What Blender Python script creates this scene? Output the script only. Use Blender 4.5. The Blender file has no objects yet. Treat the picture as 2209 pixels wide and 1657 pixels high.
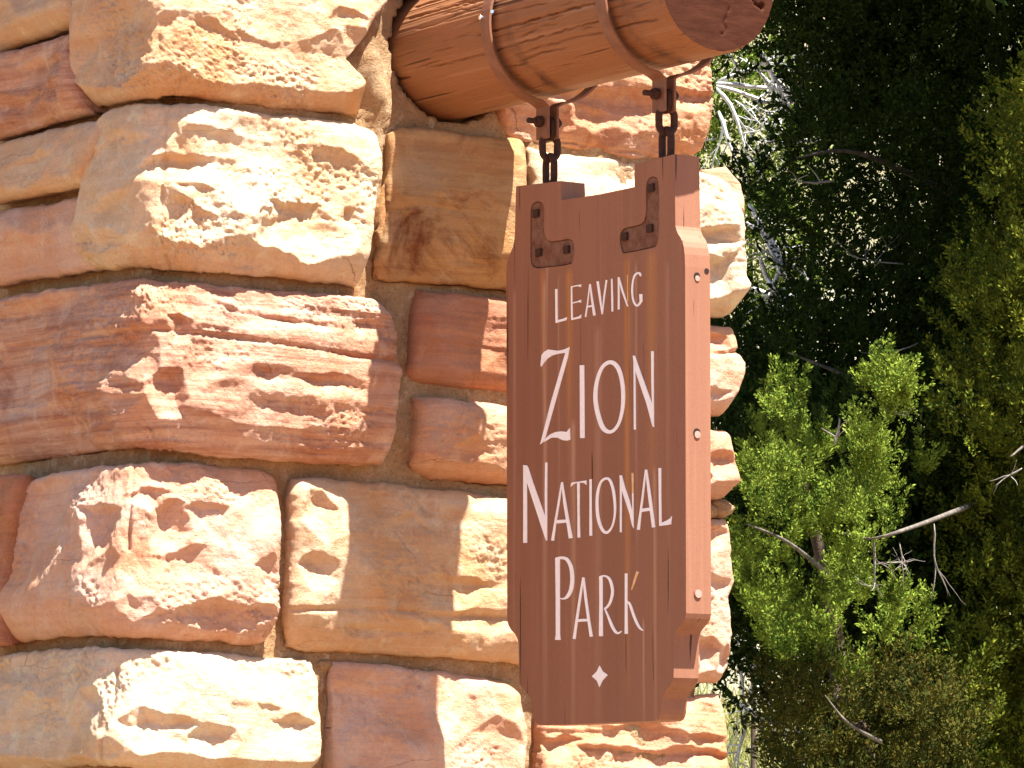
import bpy, math, random
import numpy as np
from math import sin, cos, pi, radians
from mathutils import Vector
from mathutils.geometry import tessellate_polygon

sc = bpy.context.scene
COL = sc.collection

# ------------------------------------------------------------------ camera
FPX = 10300.0                     # focal length in photo pixels (2209 wide)
HD, PT = radians(33.5), radians(6.0)
CD = np.array([sin(HD)*cos(PT), cos(HD)*cos(PT), sin(PT)])
CR = np.array([cos(HD), -sin(HD), 0.0])
CU = np.cross(CR, CD)
CC = np.array([0, 0, 2.73]) - CD*10.8
cam = bpy.data.objects.new('camera', bpy.data.cameras.new('camera')); COL.objects.link(cam)
cam.location = CC
cam.rotation_euler = Vector(CD).to_track_quat('-Z', 'Y').to_euler()
cam.data.sensor_width = 36.0
cam.data.lens = FPX/2209*36.0
cam.data.clip_start = 0.1; cam.data.clip_end = 2000
sc.camera = cam

# ------------------------------------------------------------------ light
SUN_EL, SUN_AZ = radians(67), radians(17)      # azimuth from -Y towards +X
SD = Vector((cos(SUN_EL)*sin(SUN_AZ), -cos(SUN_EL)*cos(SUN_AZ), sin(SUN_EL)))
w = bpy.data.worlds.new('World'); sc.world = w; w.use_nodes = True
nt = w.node_tree; nt.nodes.clear()
sky = nt.nodes.new('ShaderNodeTexSky'); sky.sky_type = 'NISHITA'; sky.sun_disc = False
sky.sun_elevation = SUN_EL; sky.sun_rotation = radians(180) - SUN_AZ
sky.altitude = 1200
bg = nt.nodes.new('ShaderNodeBackground'); bg.inputs[1].default_value = 0.062
wo = nt.nodes.new('ShaderNodeOutputWorld')
nt.links.new(sky.outputs[0], bg.inputs[0]); nt.links.new(bg.outputs[0], wo.inputs[0])
sun = bpy.data.objects.new('sun', bpy.data.lights.new('sun', 'SUN')); COL.objects.link(sun)
sun.data.energy = 5.0; sun.data.angle = radians(0.5); sun.data.color = (1.0, 0.95, 0.87)
sun.rotation_euler = SD.to_track_quat('Z', 'Y').to_euler()
sc.view_settings.view_transform = 'Standard'; sc.view_settings.look = 'None'
sc.view_settings.exposure = 2.02; sc.view_settings.gamma = 1.0

# ------------------------------------------------------------------ helpers
def un(px, ax, val):
    """photo pixel -> point on the plane (coordinate ax = val)"""
    v = CD + CR*(px[0]-1104.5)/FPX - CU*(px[1]-828.5)/FPX
    return CC + v*((val-CC[ax])/v[ax])
def at(px, py, D):
    return CC + (CD + CR*(px-1104.5)/FPX - CU*(py-828.5)/FPX)*D

def hash2(ix, iy, seed):
    n = (ix.astype(np.int64)*374761393 + iy.astype(np.int64)*668265263 + seed*974711) & 0x7fffffff
    n = ((n ^ (n >> 13))*1274126177) & 0x7fffffff
    n = (n ^ (n >> 16)) & 0xffff
    return n/65535.0
def vnoise(x, y, seed=0):
    ix = np.floor(x); iy = np.floor(y); fx = x-ix; fy = y-iy
    fx = fx*fx*fx*(fx*(fx*6-15)+10); fy = fy*fy*fy*(fy*(fy*6-15)+10)
    a = hash2(ix, iy, seed); b = hash2(ix+1, iy, seed); c = hash2(ix, iy+1, seed); d = hash2(ix+1, iy+1, seed)
    return ((a*(1-fx)+b*fx)*(1-fy) + (c*(1-fx)+d*fx)*fy)*2-1
def fbm(x, y, seed=0, oct=4, rough=.5):
    s = 0; a = 1; t = 0
    for k in range(oct):
        s = s + a*vnoise(x*2**k+k*17.3, y*2**k+k*9.1, seed+k*13); t += a; a *= rough
    return s/t
def sstep(a, b, x):
    t = np.clip((x-a)/(b-a), 0, 1); return t*t*(3-2*t)

def mesh_obj(name, V, F, mat, parent=None, smooth=False, me_only=False):
    me = bpy.data.meshes.new(name)
    V = np.asarray(V, np.float32)
    if isinstance(F, np.ndarray):
        n, k = F.shape
        me.vertices.add(len(V)); me.vertices.foreach_set('co', V.ravel())
        me.loops.add(n*k); me.loops.foreach_set('vertex_index', F.astype(np.int32).ravel())
        me.polygons.add(n); me.polygons.foreach_set('loop_start', (np.arange(n)*k).astype(np.int32))
        me.update(calc_edges=True)
    else:
        me.from_pydata([tuple(map(float, v)) for v in V], [], F); me.update()
    if smooth: me.polygons.foreach_set('use_smooth', [True]*len(me.polygons))
    if mat: me.materials.append(mat)
    me.validate()
    if me_only: return me
    o = bpy.data.objects.new(name, me); COL.objects.link(o)
    if parent:
        o.parent = parent
        o.matrix_parent_inverse = parent.matrix_world.inverted() if False else o.matrix_parent_inverse
        l = world_loc(parent); me.transform(__import__('mathutils').Matrix.Translation(-l))
    return o
def world_loc(o):
    l = Vector((0, 0, 0))
    while o: l = l + o.location; o = o.parent
    return l
def empty(name, loc, label, cat, group=None):
    o = bpy.data.objects.new(name, None); COL.objects.link(o); o.location = Vector([float(c) for c in loc])
    o.empty_display_size = .1
    o['label'] = label; o['category'] = cat
    if group: o['group'] = group
    return o
def tag(o, label, cat, group=None):
    o['label'] = label; o['category'] = cat
    if group: o['group'] = group
    return o
def structure(o): o['kind'] = 'structure'; return o

def grid_faces(n, m, off=0, flip=False):
    i = np.arange(n-1)[:, None]; j = np.arange(m-1)[None, :]
    a = i*m+j; q = np.stack([a, a+m, a+m+1, a+1], -1).reshape(-1, 4)+off
    return q[:, ::-1] if flip else q

def smooth_line(P, n=8, closed=False):
    P = np.asarray(P, float); out = []
    N = len(P)
    for i in range(N if closed else N-1):
        if closed: a, b, c, d = P[(i-1) % N], P[i], P[(i+1) % N], P[(i+2) % N]
        else: a, b, c, d = P[max(i-1, 0)], P[i], P[i+1], P[min(i+2, N-1)]
        for k in range(n):
            t = k/n
            out.append(.5*((2*b)+(-a+c)*t+(2*a-5*b+4*c-d)*t*t+(-a+3*b-3*c+d)*t**3))
    if not closed: out.append(P[-1])
    return np.array(out)

def tube_arrays(P, R, k=6, cap=True):
    P = np.asarray(P, float); R = np.asarray(R, float).copy()
    n = len(P); V = []; F = []
    T = np.gradient(P, axis=0); T /= np.linalg.norm(T, axis=1)[:, None]+1e-12
    u = np.cross(T[0], (0.3, .2, 1)); u /= np.linalg.norm(u)+1e-12
    for i in range(n):
        u = u-T[i]*(u@T[i]); u /= np.linalg.norm(u)+1e-12; v = np.cross(T[i], u)
        for j in range(k):
            a = 2*pi*j/k; V.append(P[i]+(u*cos(a)+v*sin(a))*R[i])
    for i in range(n-1):
        for j in range(k):
            F.append((i*k+j, i*k+(j+1) % k, (i+1)*k+(j+1) % k, (i+1)*k+j))
    if cap: F.append(tuple(range(k))[::-1]); F.append(tuple((n-1)*k+j for j in range(k)))
    return V, F
def cyl(p0, p1, r, k=12):
    return tube_arrays([p0, p1], [r, r], k)
def join(parts):
    V = []; F = []
    for v, f in parts:
        o = len(V); V += list(v); F += [tuple(i+o for i in q) for q in f]
    return V, F
def box(x0, x1, y0, y1, z0, z1, b=0):
    V = [(x, y, z) for x in (x0, x1) for y in (y0, y1) for z in (z0, z1)]
    F = [(0, 1, 3, 2), (4, 6, 7, 5), (0, 4, 5, 1), (2, 3, 7, 6), (0, 2, 6, 4), (1, 5, 7, 3)]
    return V, F
def bevel(o, wd=.0015, seg=2):
    m = o.modifiers.new('b', 'BEVEL'); m.width = wd; m.segments = seg; m.limit_method = 'ANGLE'; m.angle_limit = radians(35)
    return o

# ------------------------------------------------------------------ materials
class NT:
    def __init__(s, name, rough=.85, spec=.2):
        s.m = bpy.data.materials.new(name); s.m.use_nodes = True; s.t = s.m.node_tree
        s.b = s.t.nodes['Principled BSDF']; s.b.inputs['Roughness'].default_value = rough
        s.b.inputs['Specular IOR Level'].default_value = spec
        s.co = s.t.nodes.new('ShaderNodeTexCoord').outputs['Object']
    def n(s, ty, **kw):
        x = s.t.nodes.new(ty)
        for k, v in kw.items(): setattr(x, k, v)
        return x
    def l(s, a, b): s.t.links.new(a, b)
    def mapping(s, sc_=(1, 1, 1), rot=(0, 0, 0), loc=(0, 0, 0), src=None):
        x = s.n('ShaderNodeMapping'); x.inputs['Scale'].default_value = sc_; x.inputs['Rotation'].default_value = rot
        x.inputs['Location'].default_value = loc; s.l(src or s.co, x.inputs[0]); return x.outputs[0]
    def noise(s, scale, detail=5, rough=.55, dist=0, src=None):
        x = s.n('ShaderNodeTexNoise'); x.inputs['Scale'].default_value = scale; x.inputs['Detail'].default_value = detail
        x.inputs['Roughness'].default_value = rough; x.inputs['Distortion'].default_value = dist
        s.l(src or s.co, x.inputs['Vector']); return x.outputs['Fac']
    def ramp(s, f, stops):
        x = s.n('ShaderNodeValToRGB'); e = x.color_ramp.elements
        while len(e) < len(stops): e.new(.5)
        for k, (p, c) in enumerate(stops):
            e[k].position = p; e[k].color = tuple(c)+(1,) if hasattr(c, '__len__') else (c, c, c, 1)
        s.l(f, x.inputs[0]); return x.outputs[0]
    def mix(s, f, a, b, mode='MIX'):
        x = s.n('ShaderNodeMix', data_type='RGBA', blend_type=mode)
        for i, v in ((0, f), (6, a), (7, b)):
            if hasattr(v, 'links'): s.l(v, x.inputs[i])
            else: x.inputs[i].default_value = v if i == 0 else (tuple(v)+(1,) if len(v) == 3 else v)
        return x.outputs[2]
    def math(s, op, a, b=0.0, clamp=False):
        x = s.n('ShaderNodeMath', operation=op); x.use_clamp = clamp
        for i, v in ((0, a), (1, b)):
            if hasattr(v, 'links'): s.l(v, x.inputs[i])
            else: x.inputs[i].default_value = v
        return x.outputs[0]
    def bump(s, h, dist=.002, strength=1.0, prev=None):
        x = s.n('ShaderNodeBump'); x.inputs['Distance'].default_value = dist; x.inputs['Strength'].default_value = strength
        s.l(h, x.inputs['Height'])
        if prev is not None: s.l(prev, x.inputs['Normal'])
        return x.outputs[0]
    def out(s, col=None, nrm=None, rough=None):
        if col is not None:
            if hasattr(col, 'links'): s.l(col, s.b.inputs['Base Color'])
            else: s.b.inputs['Base Color'].default_value = tuple(col)+(1,)
        if nrm is not None: s.l(nrm, s.b.inputs['Normal'])
        if rough is not None: s.l(rough, s.b.inputs['Roughness'])
        return s.m

def stone_mat(name, c1, c2, c3, strata=.3, stain=0.0, seed=0.0):
    s = NT(name, .92, .12)
    mp = s.mapping(loc=(seed*3.1, seed*1.7, seed*.9))
    big = s.noise(4.5, 4, .6, .6, mp)
    med = s.noise(17, 6, .65, .5, mp)
    fine = s.noise(190, 4, .7, 0, mp)
    lay = s.mapping((2.2, 2.2, 46), (0, radians(3), 0), (seed, 0, seed*.4))
    st = s.noise(1.0, 7, .72, .35, lay)
    c = s.mix(s.ramp(big, [(.35, 0), (.65, 1)]), c1, c2)
    c = s.mix(s.math('MULTIPLY', s.ramp(st, [(.42, 0), (.62, 1)]), strata), c, c3)
    c = s.mix(s.ramp(med, [(.52, 0), (.72, .55)]), c, tuple(min(.75, q*1.28) for q in c1))
    c = s.mix(s.ramp(fine, [(.30, .35), (.46, 0)]), c, tuple(q*.55 for q in c2))
    # iron and lichen marks
    sp = s.noise(3.1, 6, .7, 1.2, s.mapping(loc=(7+seed, 3, seed*2)))
    c = s.mix(s.ramp(sp, [(.60-.1*stain, 0), (.70-.06*stain, .35+.6*stain)]), c, (c3[0]*.62, c3[1]*.45, c3[2]*.40))
    # hairline cracks
    vo = s.n('ShaderNodeTexVoronoi', feature='DISTANCE_TO_EDGE'); vo.inputs['Scale'].default_value = 5.5
    wv = s.n('ShaderNodeMixRGB'); wv.inputs[0].default_value = .06
    ns = s.n('ShaderNodeTexNoise'); ns.inputs['Scale'].default_value = 12; ns.inputs['Detail'].default_value = 5; s.l(mp, ns.inputs['Vector'])
    s.l(s.mapping((.45, .45, 1.9), loc=(seed, 2, seed)), wv.inputs[1]); s.l(ns.outputs['Color'], wv.inputs[2]); s.l(wv.outputs[0], vo.inputs['Vector'])
    ck = s.math('MULTIPLY', s.ramp(vo.outputs['Distance'], [(.002, 1), (.007, 0)]), s.ramp(s.noise(5, 3, .5, 0, s.mapping(loc=(5, seed, 1))), [(.56, 0), (.64, 1)]))
    c = s.mix(s.math('MULTIPLY', ck, .6), c, tuple(q*.25 for q in c3))
    n1 = s.bump(s.noise(70, 6, .75, .3, mp), .009, .9)
    cki = s.math('SUBTRACT', 1.0, ck); n1 = s.bump(cki, .0015, .6, n1)
    n2 = s.bump(st, .005, min(1, strata*1.6+.15), n1)
    n3 = s.bump(fine, .0030, .8, n2)
    return s.out(c, n3)

M = {}
M['cream'] = stone_mat('cream_sandstone', (.66, .48, .33), (.62, .36, .18), (.55, .25, .10), .35, .1, 1)
M['cream2'] = stone_mat('pale_sandstone', (.71, .57, .42), (.64, .43, .25), (.58, .30, .13), .3, .0, 2)
M['tan'] = stone_mat('iron_stained_sandstone', (.47, .30, .16), (.49, .25, .09), (.26, .09, .035), .4, .9, 3)
M['red'] = stone_mat('layered_red_sandstone', (.66, .44, .33), (.61, .31, .18), (.37, .15, .09), .8, .15, 4)
M['red2'] = stone_mat('dark_red_sandstone', (.46, .22, .14), (.47, .20, .09), (.29, .11, .07), .5, .25, 5)
M['pink'] = stone_mat('pink_sandstone', (.66, .45, .35), (.62, .33, .19), (.49, .22, .13), .3, .1, 6)
M['orange'] = stone_mat('orange_sandstone', (.63, .38, .26), (.60, .29, .14), (.46, .18, .10), .5, .2, 7)
def mortar_mat():
    s = NT('sandy_mortar', .97, .05)
    a = s.noise(9, 5, .6); b = s.noise(160, 4, .75); c_ = s.noise(38, 5, .7)
    c = s.mix(s.ramp(a, [(.35, 0), (.65, 1)]), (.45, .31, .18), (.37, .21, .10))
    c = s.mix(s.ramp(b, [(.34, .7), (.48, 0)]), c, (.20, .12, .07))
    c = s.mix(s.ramp(c_, [(.55, 0), (.66, .7)]), c, (.56, .43, .29))
    c = s.mix(s.ramp(s.noise(6, 5, .7, .5, s.mapping(loc=(3, 1, 8))), [(.55, 0), (.68, .55)]), c, (.20, .11, .055))
    return s.out(c, s.bump(b, .006, 1.0, s.bump(c_, .012, 1.0)))
M['mortar'] = mortar_mat()

def wood_paint(name, base, dark, pale, axis=2, crack=True, streaks=None):
    """painted weathered timber; the grain runs along the given axis"""
    s = NT(name, .62, .28)
    sc3 = [60, 60, 60]; sc3[axis] = 1.6
    g = s.noise(1, 6, .6, .15, s.mapping(tuple(sc3)))
    sc4 = [14, 14, 14]; sc4[axis] = .5
    g2 = s.noise(1, 4, .6, .3, s.mapping(tuple(sc4), loc=(2, 5, 1)))
    fine = s.noise(420, 3, .6)
    c = s.mix(s.ramp(g2, [(.35, 0), (.7, .8)]), base, tuple(q*.82 for q in base))
    c = s.mix(s.ramp(g, [(.56, 0), (.76, .40)]), c, pale)
    c = s.mix(s.ramp(fine, [(.35, .25), (.5, 0)]), c, dark)
    cr = None
    if crack:
        sc5 = [90, 90, 90]; sc5[axis] = 1.9
        k = s.noise(1, 3, .5, .4, s.mapping(tuple(sc5), loc=(11, 3, 8)))
        cr = s.ramp(k, [(.29, 1), (.315, 0)])
        c = s.mix(s.math('MULTIPLY', cr, .9), c, tuple(q*.35 for q in dark))
    if streaks:
        sep = s.n('ShaderNodeSeparateXYZ'); s.l(s.co, sep.inputs[0])
        wob = s.math('MULTIPLY', s.math('SUBTRACT', s.noise(1, 3, .5, 0, s.mapping((1, 1, 3.2), loc=(1, 9, 4))), .5), .010)
        yy = s.math('ADD', sep.outputs[1], wob)
        for (y0, wd, z0, z1, col, amt) in streaks:
            d = s.math('ABSOLUTE', s.math('SUBTRACT', yy, y0))
            m = s.math('SUBTRACT', 1.0, s.math('DIVIDE', d, wd), True)
            m = s.math('POWER', m, .7)
            mr = s.n('ShaderNodeMapRange'); mr.inputs[1].default_value = z0; mr.inputs[2].default_value = z0-.02
            s.l(sep.outputs[2], mr.inputs[0])
            mr2 = s.n('ShaderNodeMapRange'); mr2.inputs[1].default_value = z1; mr2.inputs[2].default_value = z0
            mr2.inputs[3].default_value = 0.0; mr2.inputs[4].default_value = 1.0
            s.l(sep.outputs[2], mr2.inputs[0])
            m = s.math('MULTIPLY', s.math('MULTIPLY', m, mr.outputs[0]), s.math('POWER', mr2.outputs[0], .6))
            v = s.ramp(s.noise(1, 3, .6, 0, s.mapping((40, 160, 5), loc=(y0*9, 0, 0))), [(.3, .35), (.6, 1)])
            m = s.math('MULTIPLY', s.math('MULTIPLY', m, v), amt)
            c = s.mix(m, c, col)
    h = s.bump(g, .0012, .6, s.bump(fine, .0004, .5))
    if cr is not None: 
        x = s.n('ShaderNodeMath', operation='SUBTRACT'); x.inputs[0].default_value = 1; s.l(cr, x.inputs[1])
        h = s.bump(x.outputs[0], .003, .8, h)
    return s.out(c, h)

def plain(name, col, rough=.6, metal=0.0, var=.25, scale=60, bumpd=.0006, col2=None):
    s = NT(name, rough, .3); s.b.inputs['Metallic'].default_value = metal
    f = s.noise(scale, 5, .65)
    c = s.mix(s.ramp(f, [(.35, 0), (.65, 1)]), col, col2 or tuple(q*(1-var) for q in col))
    return s.out(c, s.bump(s.noise(scale*4, 3, .6), bumpd, .8))
def rust_mat():
    s = NT('rusted_iron', .9, .15)
    a = s.noise(45, 5, .7); b = s.noise(420, 3, .7)
    c = s.mix(s.ramp(a, [(.38, 0), (.62, 1)]), (.12, .050, .030), (.19, .10, .065))
    c = s.mix(s.ramp(b, [(.54, 0), (.66, .55)]), c, (.30, .20, .15))
    c = s.mix(s.ramp(s.noise(14, 4, .6), [(.56, 0), (.7, .7)]), c, (.17, .05, .022))
    return s.out(c, s.bump(b, .0009, .9))
M['rust'] = rust_mat()
M['darkiron'] = plain('dark_iron', (.055, .023, .014), .85, 0, .4, 90)
M['band'] = plain('painted_strap', (.21, .092, .052), .55, 0, .3, 30)
M['screw'] = plain('galvanised_screw', (.75, .78, .8), .25, .9, .1, 40)
M['letter'] = plain('white_lettering_paint', (.88, .88, .90), .6, 0, .08, 90, .0004)
M['letter_worn'] = plain('rust_stained_lettering_paint', (.62, .36, .14), .7, 0, .25, 90, .0004, (.75, .55, .32))
M['plug'] = plain('filled_bolt_hole', (.40, .25, .20), .7, 0, .2, 60)
M['hole'] = plain('bolt_hole', (.025, .012, .010), .9, 0, .3, 60)

# ------------------------------------------------------------------ stone pier
ZREF = 2.73
def base_frame(s, p, xc, rho=.028):
    """s: distance along the wall from the arris (negative = left face).  returns base xy and outward normal"""
    s = np.asarray(s, float)
    X = np.where(s >= 0, xc+s, xc); Y = np.where(s >= 0, -p, -p-s)
    nx = np.where(s >= 0, 0., -1.); ny = np.where(s >= 0, -1., 0.)
    t = np.clip((s+rho)/(2*rho), 0, 1); inn = np.abs(s) < rho
    bx = (1-t)**2*xc+2*t*(1-t)*xc+t*t*(xc+rho); by = (1-t)**2*(-p+rho)+2*t*(1-t)*(-p)+t*t*(-p)
    X = np.where(inn, bx, X); Y = np.where(inn, by, Y)
    a = t*pi/2
    nx = np.where(inn, -np.cos(a), nx); ny = np.where(inn, -np.sin(a), ny)
    return X, Y, nx, ny
def to_sz(pt, p, xc, ax):
    if ax is not None and pt[0] < ax:
        q = un(pt, 0, xc); return (-(q[1]+p), q[2])
    q = un(pt, 1, -p); return (q[0]-xc, q[2])

def resample(P, n):
    P = np.asarray(P, float); d = np.r_[0, np.cumsum(np.linalg.norm(np.diff(P, axis=0), axis=1))]
    t = np.linspace(0, d[-1], n)
    return np.c_[np.interp(t, d, P[:, 0]), np.interp(t, d, P[:, 1])]

def scoops(S, Z, spacing, ridge, rng, aniso=1.0, warp=.3):
    s0, s1, z0, z1 = S.min(), S.max(), Z.min(), Z.max()
    ws = S+warp*spacing*fbm(S/spacing*1.3, Z/spacing*1.3, rng.randint(999), 3)
    wz = Z+warp*spacing*fbm(S/spacing*1.3+50, Z/spacing*1.3, rng.randint(999), 3)
    n = max(3, int((s1-s0)*(z1-z0)/spacing**2*1.1)); k = ridge/(spacing*.55)**2
    h = np.full(S.shape, 1e9)
    for i in range(n):
        a, b = rng.uniform(s0, s1), rng.uniform(z0, z1); c = rng.uniform(0, ridge*.9)
        kk = k*rng.uniform(.08, .9)
        ta, tb = rng.uniform(-.20, .20), rng.uniform(-.34, .30)
        ds, dz = ws-a, wz-b
        h = np.minimum(h, c+kk*(ds**2/aniso+dz**2*aniso)+ta*ds+tb*dz)
    return h-h.mean()

ROWS_P = []
def make_stone(name, parent, mat, T, R, B, L, p, ax=None, arris=None, left=False, seed=0, res=.0037, under=(.26, .05),
               upper=.025, rough=1.0, strata=0.0, dents=(), cracks=(), rim=.018, depth=.16, coords='px', face='front', facets=1.0, rho=.16):
    rho = rho if (ax is not None and not left) else .04
    rng = np.random.RandomState(seed*7+3)
    if coords == 'px':
        if left: xc, axx = arris, 1e9
        elif ax is not None: xc = un((ax, (T[0][1]+B[0][1])/2), 1, -p)[0]; axx = ax
        else: xc, axx = -.98, None
        f = lambda q: to_sz(q, p, xc, axx)
    else:
        xc = arris; f = lambda q: q
    T = [f(q) for q in T]; B = [f(q) for q in B]
    R = [T[-1]]+[f(q) for q in R]+[B[-1]]; L = [T[0]]+[f(q) for q in L]+[B[0]]
    def ln(c): return np.linalg.norm(np.diff(np.array(c), axis=0), axis=1).sum()
    W = max(ln(T), ln(B)); H = max(ln(R), ln(L))
    n = max(8, int(W/res)); m = max(8, int(H/res))
    T, B = resample(T, n), resample(B, n); R, L = resample(R, m), resample(L, m)
    u = np.linspace(0, 1, n)[:, None, None]; v = np.linspace(0, 1, m)[None, :, None]
    P = (1-v)*T[:, None]+v*B[:, None]+(1-u)*L[None]+u*R[None] \
        - ((1-u)*(1-v)*T[0]+u*v*B[-1]+u*(1-v)*T[-1]+(1-u)*v*B[0])
    S, Z = P[..., 0], P[..., 1]
    eb = np.minimum(np.minimum(u*W, (1-u)*W), np.minimum(v*H, (1-v)*H))[..., 0]
    wob = .006*fbm(S*22+seed, Z*22, seed, 3)*np.exp(-eb/.05)
    S = S+wob; Z = Z+.005*fbm(S*25+9, Z*25+seed, seed+5, 3)*np.exp(-eb/.05)
    t = 1-np.broadcast_to(v[..., 0], S.shape)                         # 0 bottom .. 1 top
    eL, eR = u[..., 0]*W+0*S, (1-u[..., 0])*W+0*S; eT, eB = (1-t)*H, t*H
    # rounded rim
    def rm(e, d, r): return -d*np.exp(-np.maximum(e, 0)/r)
    h = rm(eL, rim, .006)+rm(eR, rim, .006)+rm(eT, rim*.8, .008)+rm(eB, rim*.9, .006)
    tb, db = under
    tbn = tb*(1+.45*fbm(S*5+seed*3, S*0, seed+11, 3))
    h = h-db*np.clip((tbn-t)/tb, 0, 1)**1.25
    h = h-upper*np.clip((t-tbn)/(1-tbn), 0, 1)**1.5
    pill = np.clip(np.minimum(eL, eR)/.10, 0, 1); h = h-.006*(1-pill)**2
    inner = sstep(0, .05, eb)
    if facets: 
        body = scoops(S, Z, .17, .021*rough*facets, rng, .75)*(.35+.65*inner)
        body = .017*np.tanh((body-np.median(body))/.017)
        side = sstep(tb*.6, tb*1.2, t)
        body = body*(.35+.65*side)
        h = h+body+scoops(S, Z, .055, .0055*rough, rng, .8)*inner*(.3+.7*side)
    if left: pass
    for (dx, dy, rx, ry, dep) in dents:
        c = f((dx, dy)) if coords == 'px' else (dx, dy)
        k = 1/(FPX/10.8)/(.834 if (axx is None or dx > axx) else .55)
        ra, rb = rx*k, ry/(FPX/10.8)
        i0 = np.unravel_index(np.argmin((S-c[0])**2+(Z-c[1])**2), S.shape)
        # a broken-out chip: steep upper lip, facets running out gently below
        ds = (S-c[0])/(ra*1.15)+.30*fbm(S*16, Z*16, seed+int(dx), 3); dz = (Z-c[1])/rb+.35*fbm(S*16+7, Z*16, seed+int(dy), 3)
        dz = np.where(dz > -.2, (dz+.2)*1.5-.2, (dz+.2)*.55-.2)
        g = np.zeros(S.shape); a0 = rng.uniform(0, 2*pi)
        for q in range(5):
            a = a0+q*2*pi/5+rng.uniform(-.35, .35); g = np.maximum(g, (ds*cos(a)+dz*sin(a))*rng.uniform(.8, 1.25))
        dish = h[i0]-dep*.85*(1-g**1.5)
        h = np.minimum(h, dish)
    h = h+fbm(S*14, Z*14, seed+21, 4)*.006*rough+fbm(S*60, Z*60, seed+31, 4, .6)*.0020*rough
    rr = np.clip(fbm(S*6, Z*9, seed+77, 3)*2, 0, 1)
    h = h+fbm(S*90, Z*140, seed+51, 3, .75)*.0065*rr*rough
    if strata:
        zz = Z+.05*S+.012*fbm(S*3, Z*4, seed+61, 3)
        q = vnoise(zz*95+fbm(S*5, Z*30, seed+2, 2)*.8, S*3.0, seed+8)
        q2 = vnoise(zz*38, S*1.6, seed+9)
        h = h+strata*(.0035*q+.006*np.round(q2*2)/2)*(.4+.6*sstep(-.3, .4, fbm(S*4, Z*6, seed+14, 2)))
    for cr in cracks:
        pts, cd, cw = cr
        c = resample([f(q) for q in pts], 200)
        d = np.full(S.shape, 9.)
        for a in c: d = np.minimum(d, np.hypot((S-a[0])*.8, Z-a[1]))
        h = h-cd*np.exp(-(d/cw)**2)*(.45+.55*sstep(-.4, .3, fbm(S*9, Z*9, seed+91, 2)))
    h = h-np.percentile(h[eb > .03] if (eb > .03).any() else h, 70)+.004
    fl = -.040 if under[1] > .03 else -.03
    sb = np.clip((t-.02)/.10, 0, 1)*np.clip(eb/.03, 0, 1)
    h = np.where(h < -.028, -.028-(.018*(1-np.exp(-(-.028-np.minimum(h, -.028))/.018))), h)*sb+h*(1-sb)
    h = np.where(h > .012, .012+.014*(1-np.exp(-(h-.012)/.014)), h)
    # build with skirt
    X, Y, nx, ny = base_frame(S, p, xc, rho)
    px = X+nx*h; py = Y+ny*h
    V = np.stack([px, py, Z], -1).reshape(-1, 3)
    F = grid_faces(n, m, 0, flip=False)
    ids = np.arange(n*m).reshape(n, m)
    loop = np.r_[ids[:, 0], ids[-1, 1:], ids[-2::-1, -1], ids[0, -2:0:-1]]
    rings = [loop]; base = len(V)
    cS, cZ = S.mean(), Z.mean()
    Sf, Zf, hf = S.ravel()[loop], Z.ravel()[loop], h.ravel()[loop]
    for dd, sh in ((.05, .004), (depth, .012)):
        s2 = Sf-np.sign(Sf-cS)*sh; z2 = Zf-np.sign(Zf-cZ)*sh
        X, Y, nx, ny = base_frame(s2, p, xc, rho)
        if (ax is not None) and not left:
            # keep the buried part of a corner block from folding over itself
            nn = 1.0
        hh = -dd
        V = np.r_[V, np.stack([X+nx*hh, Y+ny*hh, z2], -1)]
        rings.append(np.arange(base, base+len(loop))); base += len(loop)
    K = len(loop); i = np.arange(K); j = (i+1) % K
    for a, b in zip(rings, rings[1:]):
        F = np.r_[F, np.stack([a[i], b[i], b[j], a[j]], -1)]
    if face == 'right':                      # turn a front stone onto the hidden right-hand face
        V = np.stack([RX+(-(V[:, 1])), V[:, 0]-xc, V[:, 2]], -1)
    o = mesh_obj('stone', V, F, M[mat], parent, smooth=True)
    o.data.update()
    return o

pier = empty('stone_pier', (-.2, .6, 0), 'tall pier of rough-hewn cream and red sandstone blocks set in sandy mortar', 'stone pier')
XL = {'A': -.985, 'B': -.985, 'C': -1.0, 'E': -1.05, 'F': -1.08}
st = lambda *a, **k: make_stone('stone', pier, *a, **k)
# ---- first course (top of the picture)
st('cream', T=[(155, -75), (340, -120), (600, -95), (850, -70)], R=[(848, 0), (800, 60), (750, 125), (790, 180)],
   B=[(168, 228), (300, 207), (380, 200), (430, 203), (600, 225), (805, 246)], L=[(155, 0), (160, 150)],
   p=.075, ax=335, seed=1, rho=.09, under=(.20, .055), upper=.02, rough=1.15, facets=.75,
   dents=[(350, 45, 30, 60, .02), (735, 35, 60, 30, .02), (770, 90, 45, 45, .02), (640, 110, 90, 40, .012), (250, 60, 50, 60, .02)])
st('orange', T=[(1080, 40), (1200, 30), (1400, 40), (1540, 45)], R=[(1545, 130), (1543, 250), (1538, 315)],
   B=[(1110, 282), (1150, 300), (1250, 316), (1340, 329), (1380, 338), (1470, 336), (1520, 334)], L=[(1085, 150), (1092, 240)],
   p=.06, seed=2, under=(.34, .045), upper=.02, rough=1.2, strata=.7, depth=.45,
   dents=[(1340, 215, 110, 35, .03), (1490, 200, 55, 22, .035), (1290, 240, 60, 30, .02), (1180, 250, 40, 40, .02)],
   cracks=[([(1150, 290), (1250, 305), (1345, 322), (1420, 332)], .008, .004)])
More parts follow.
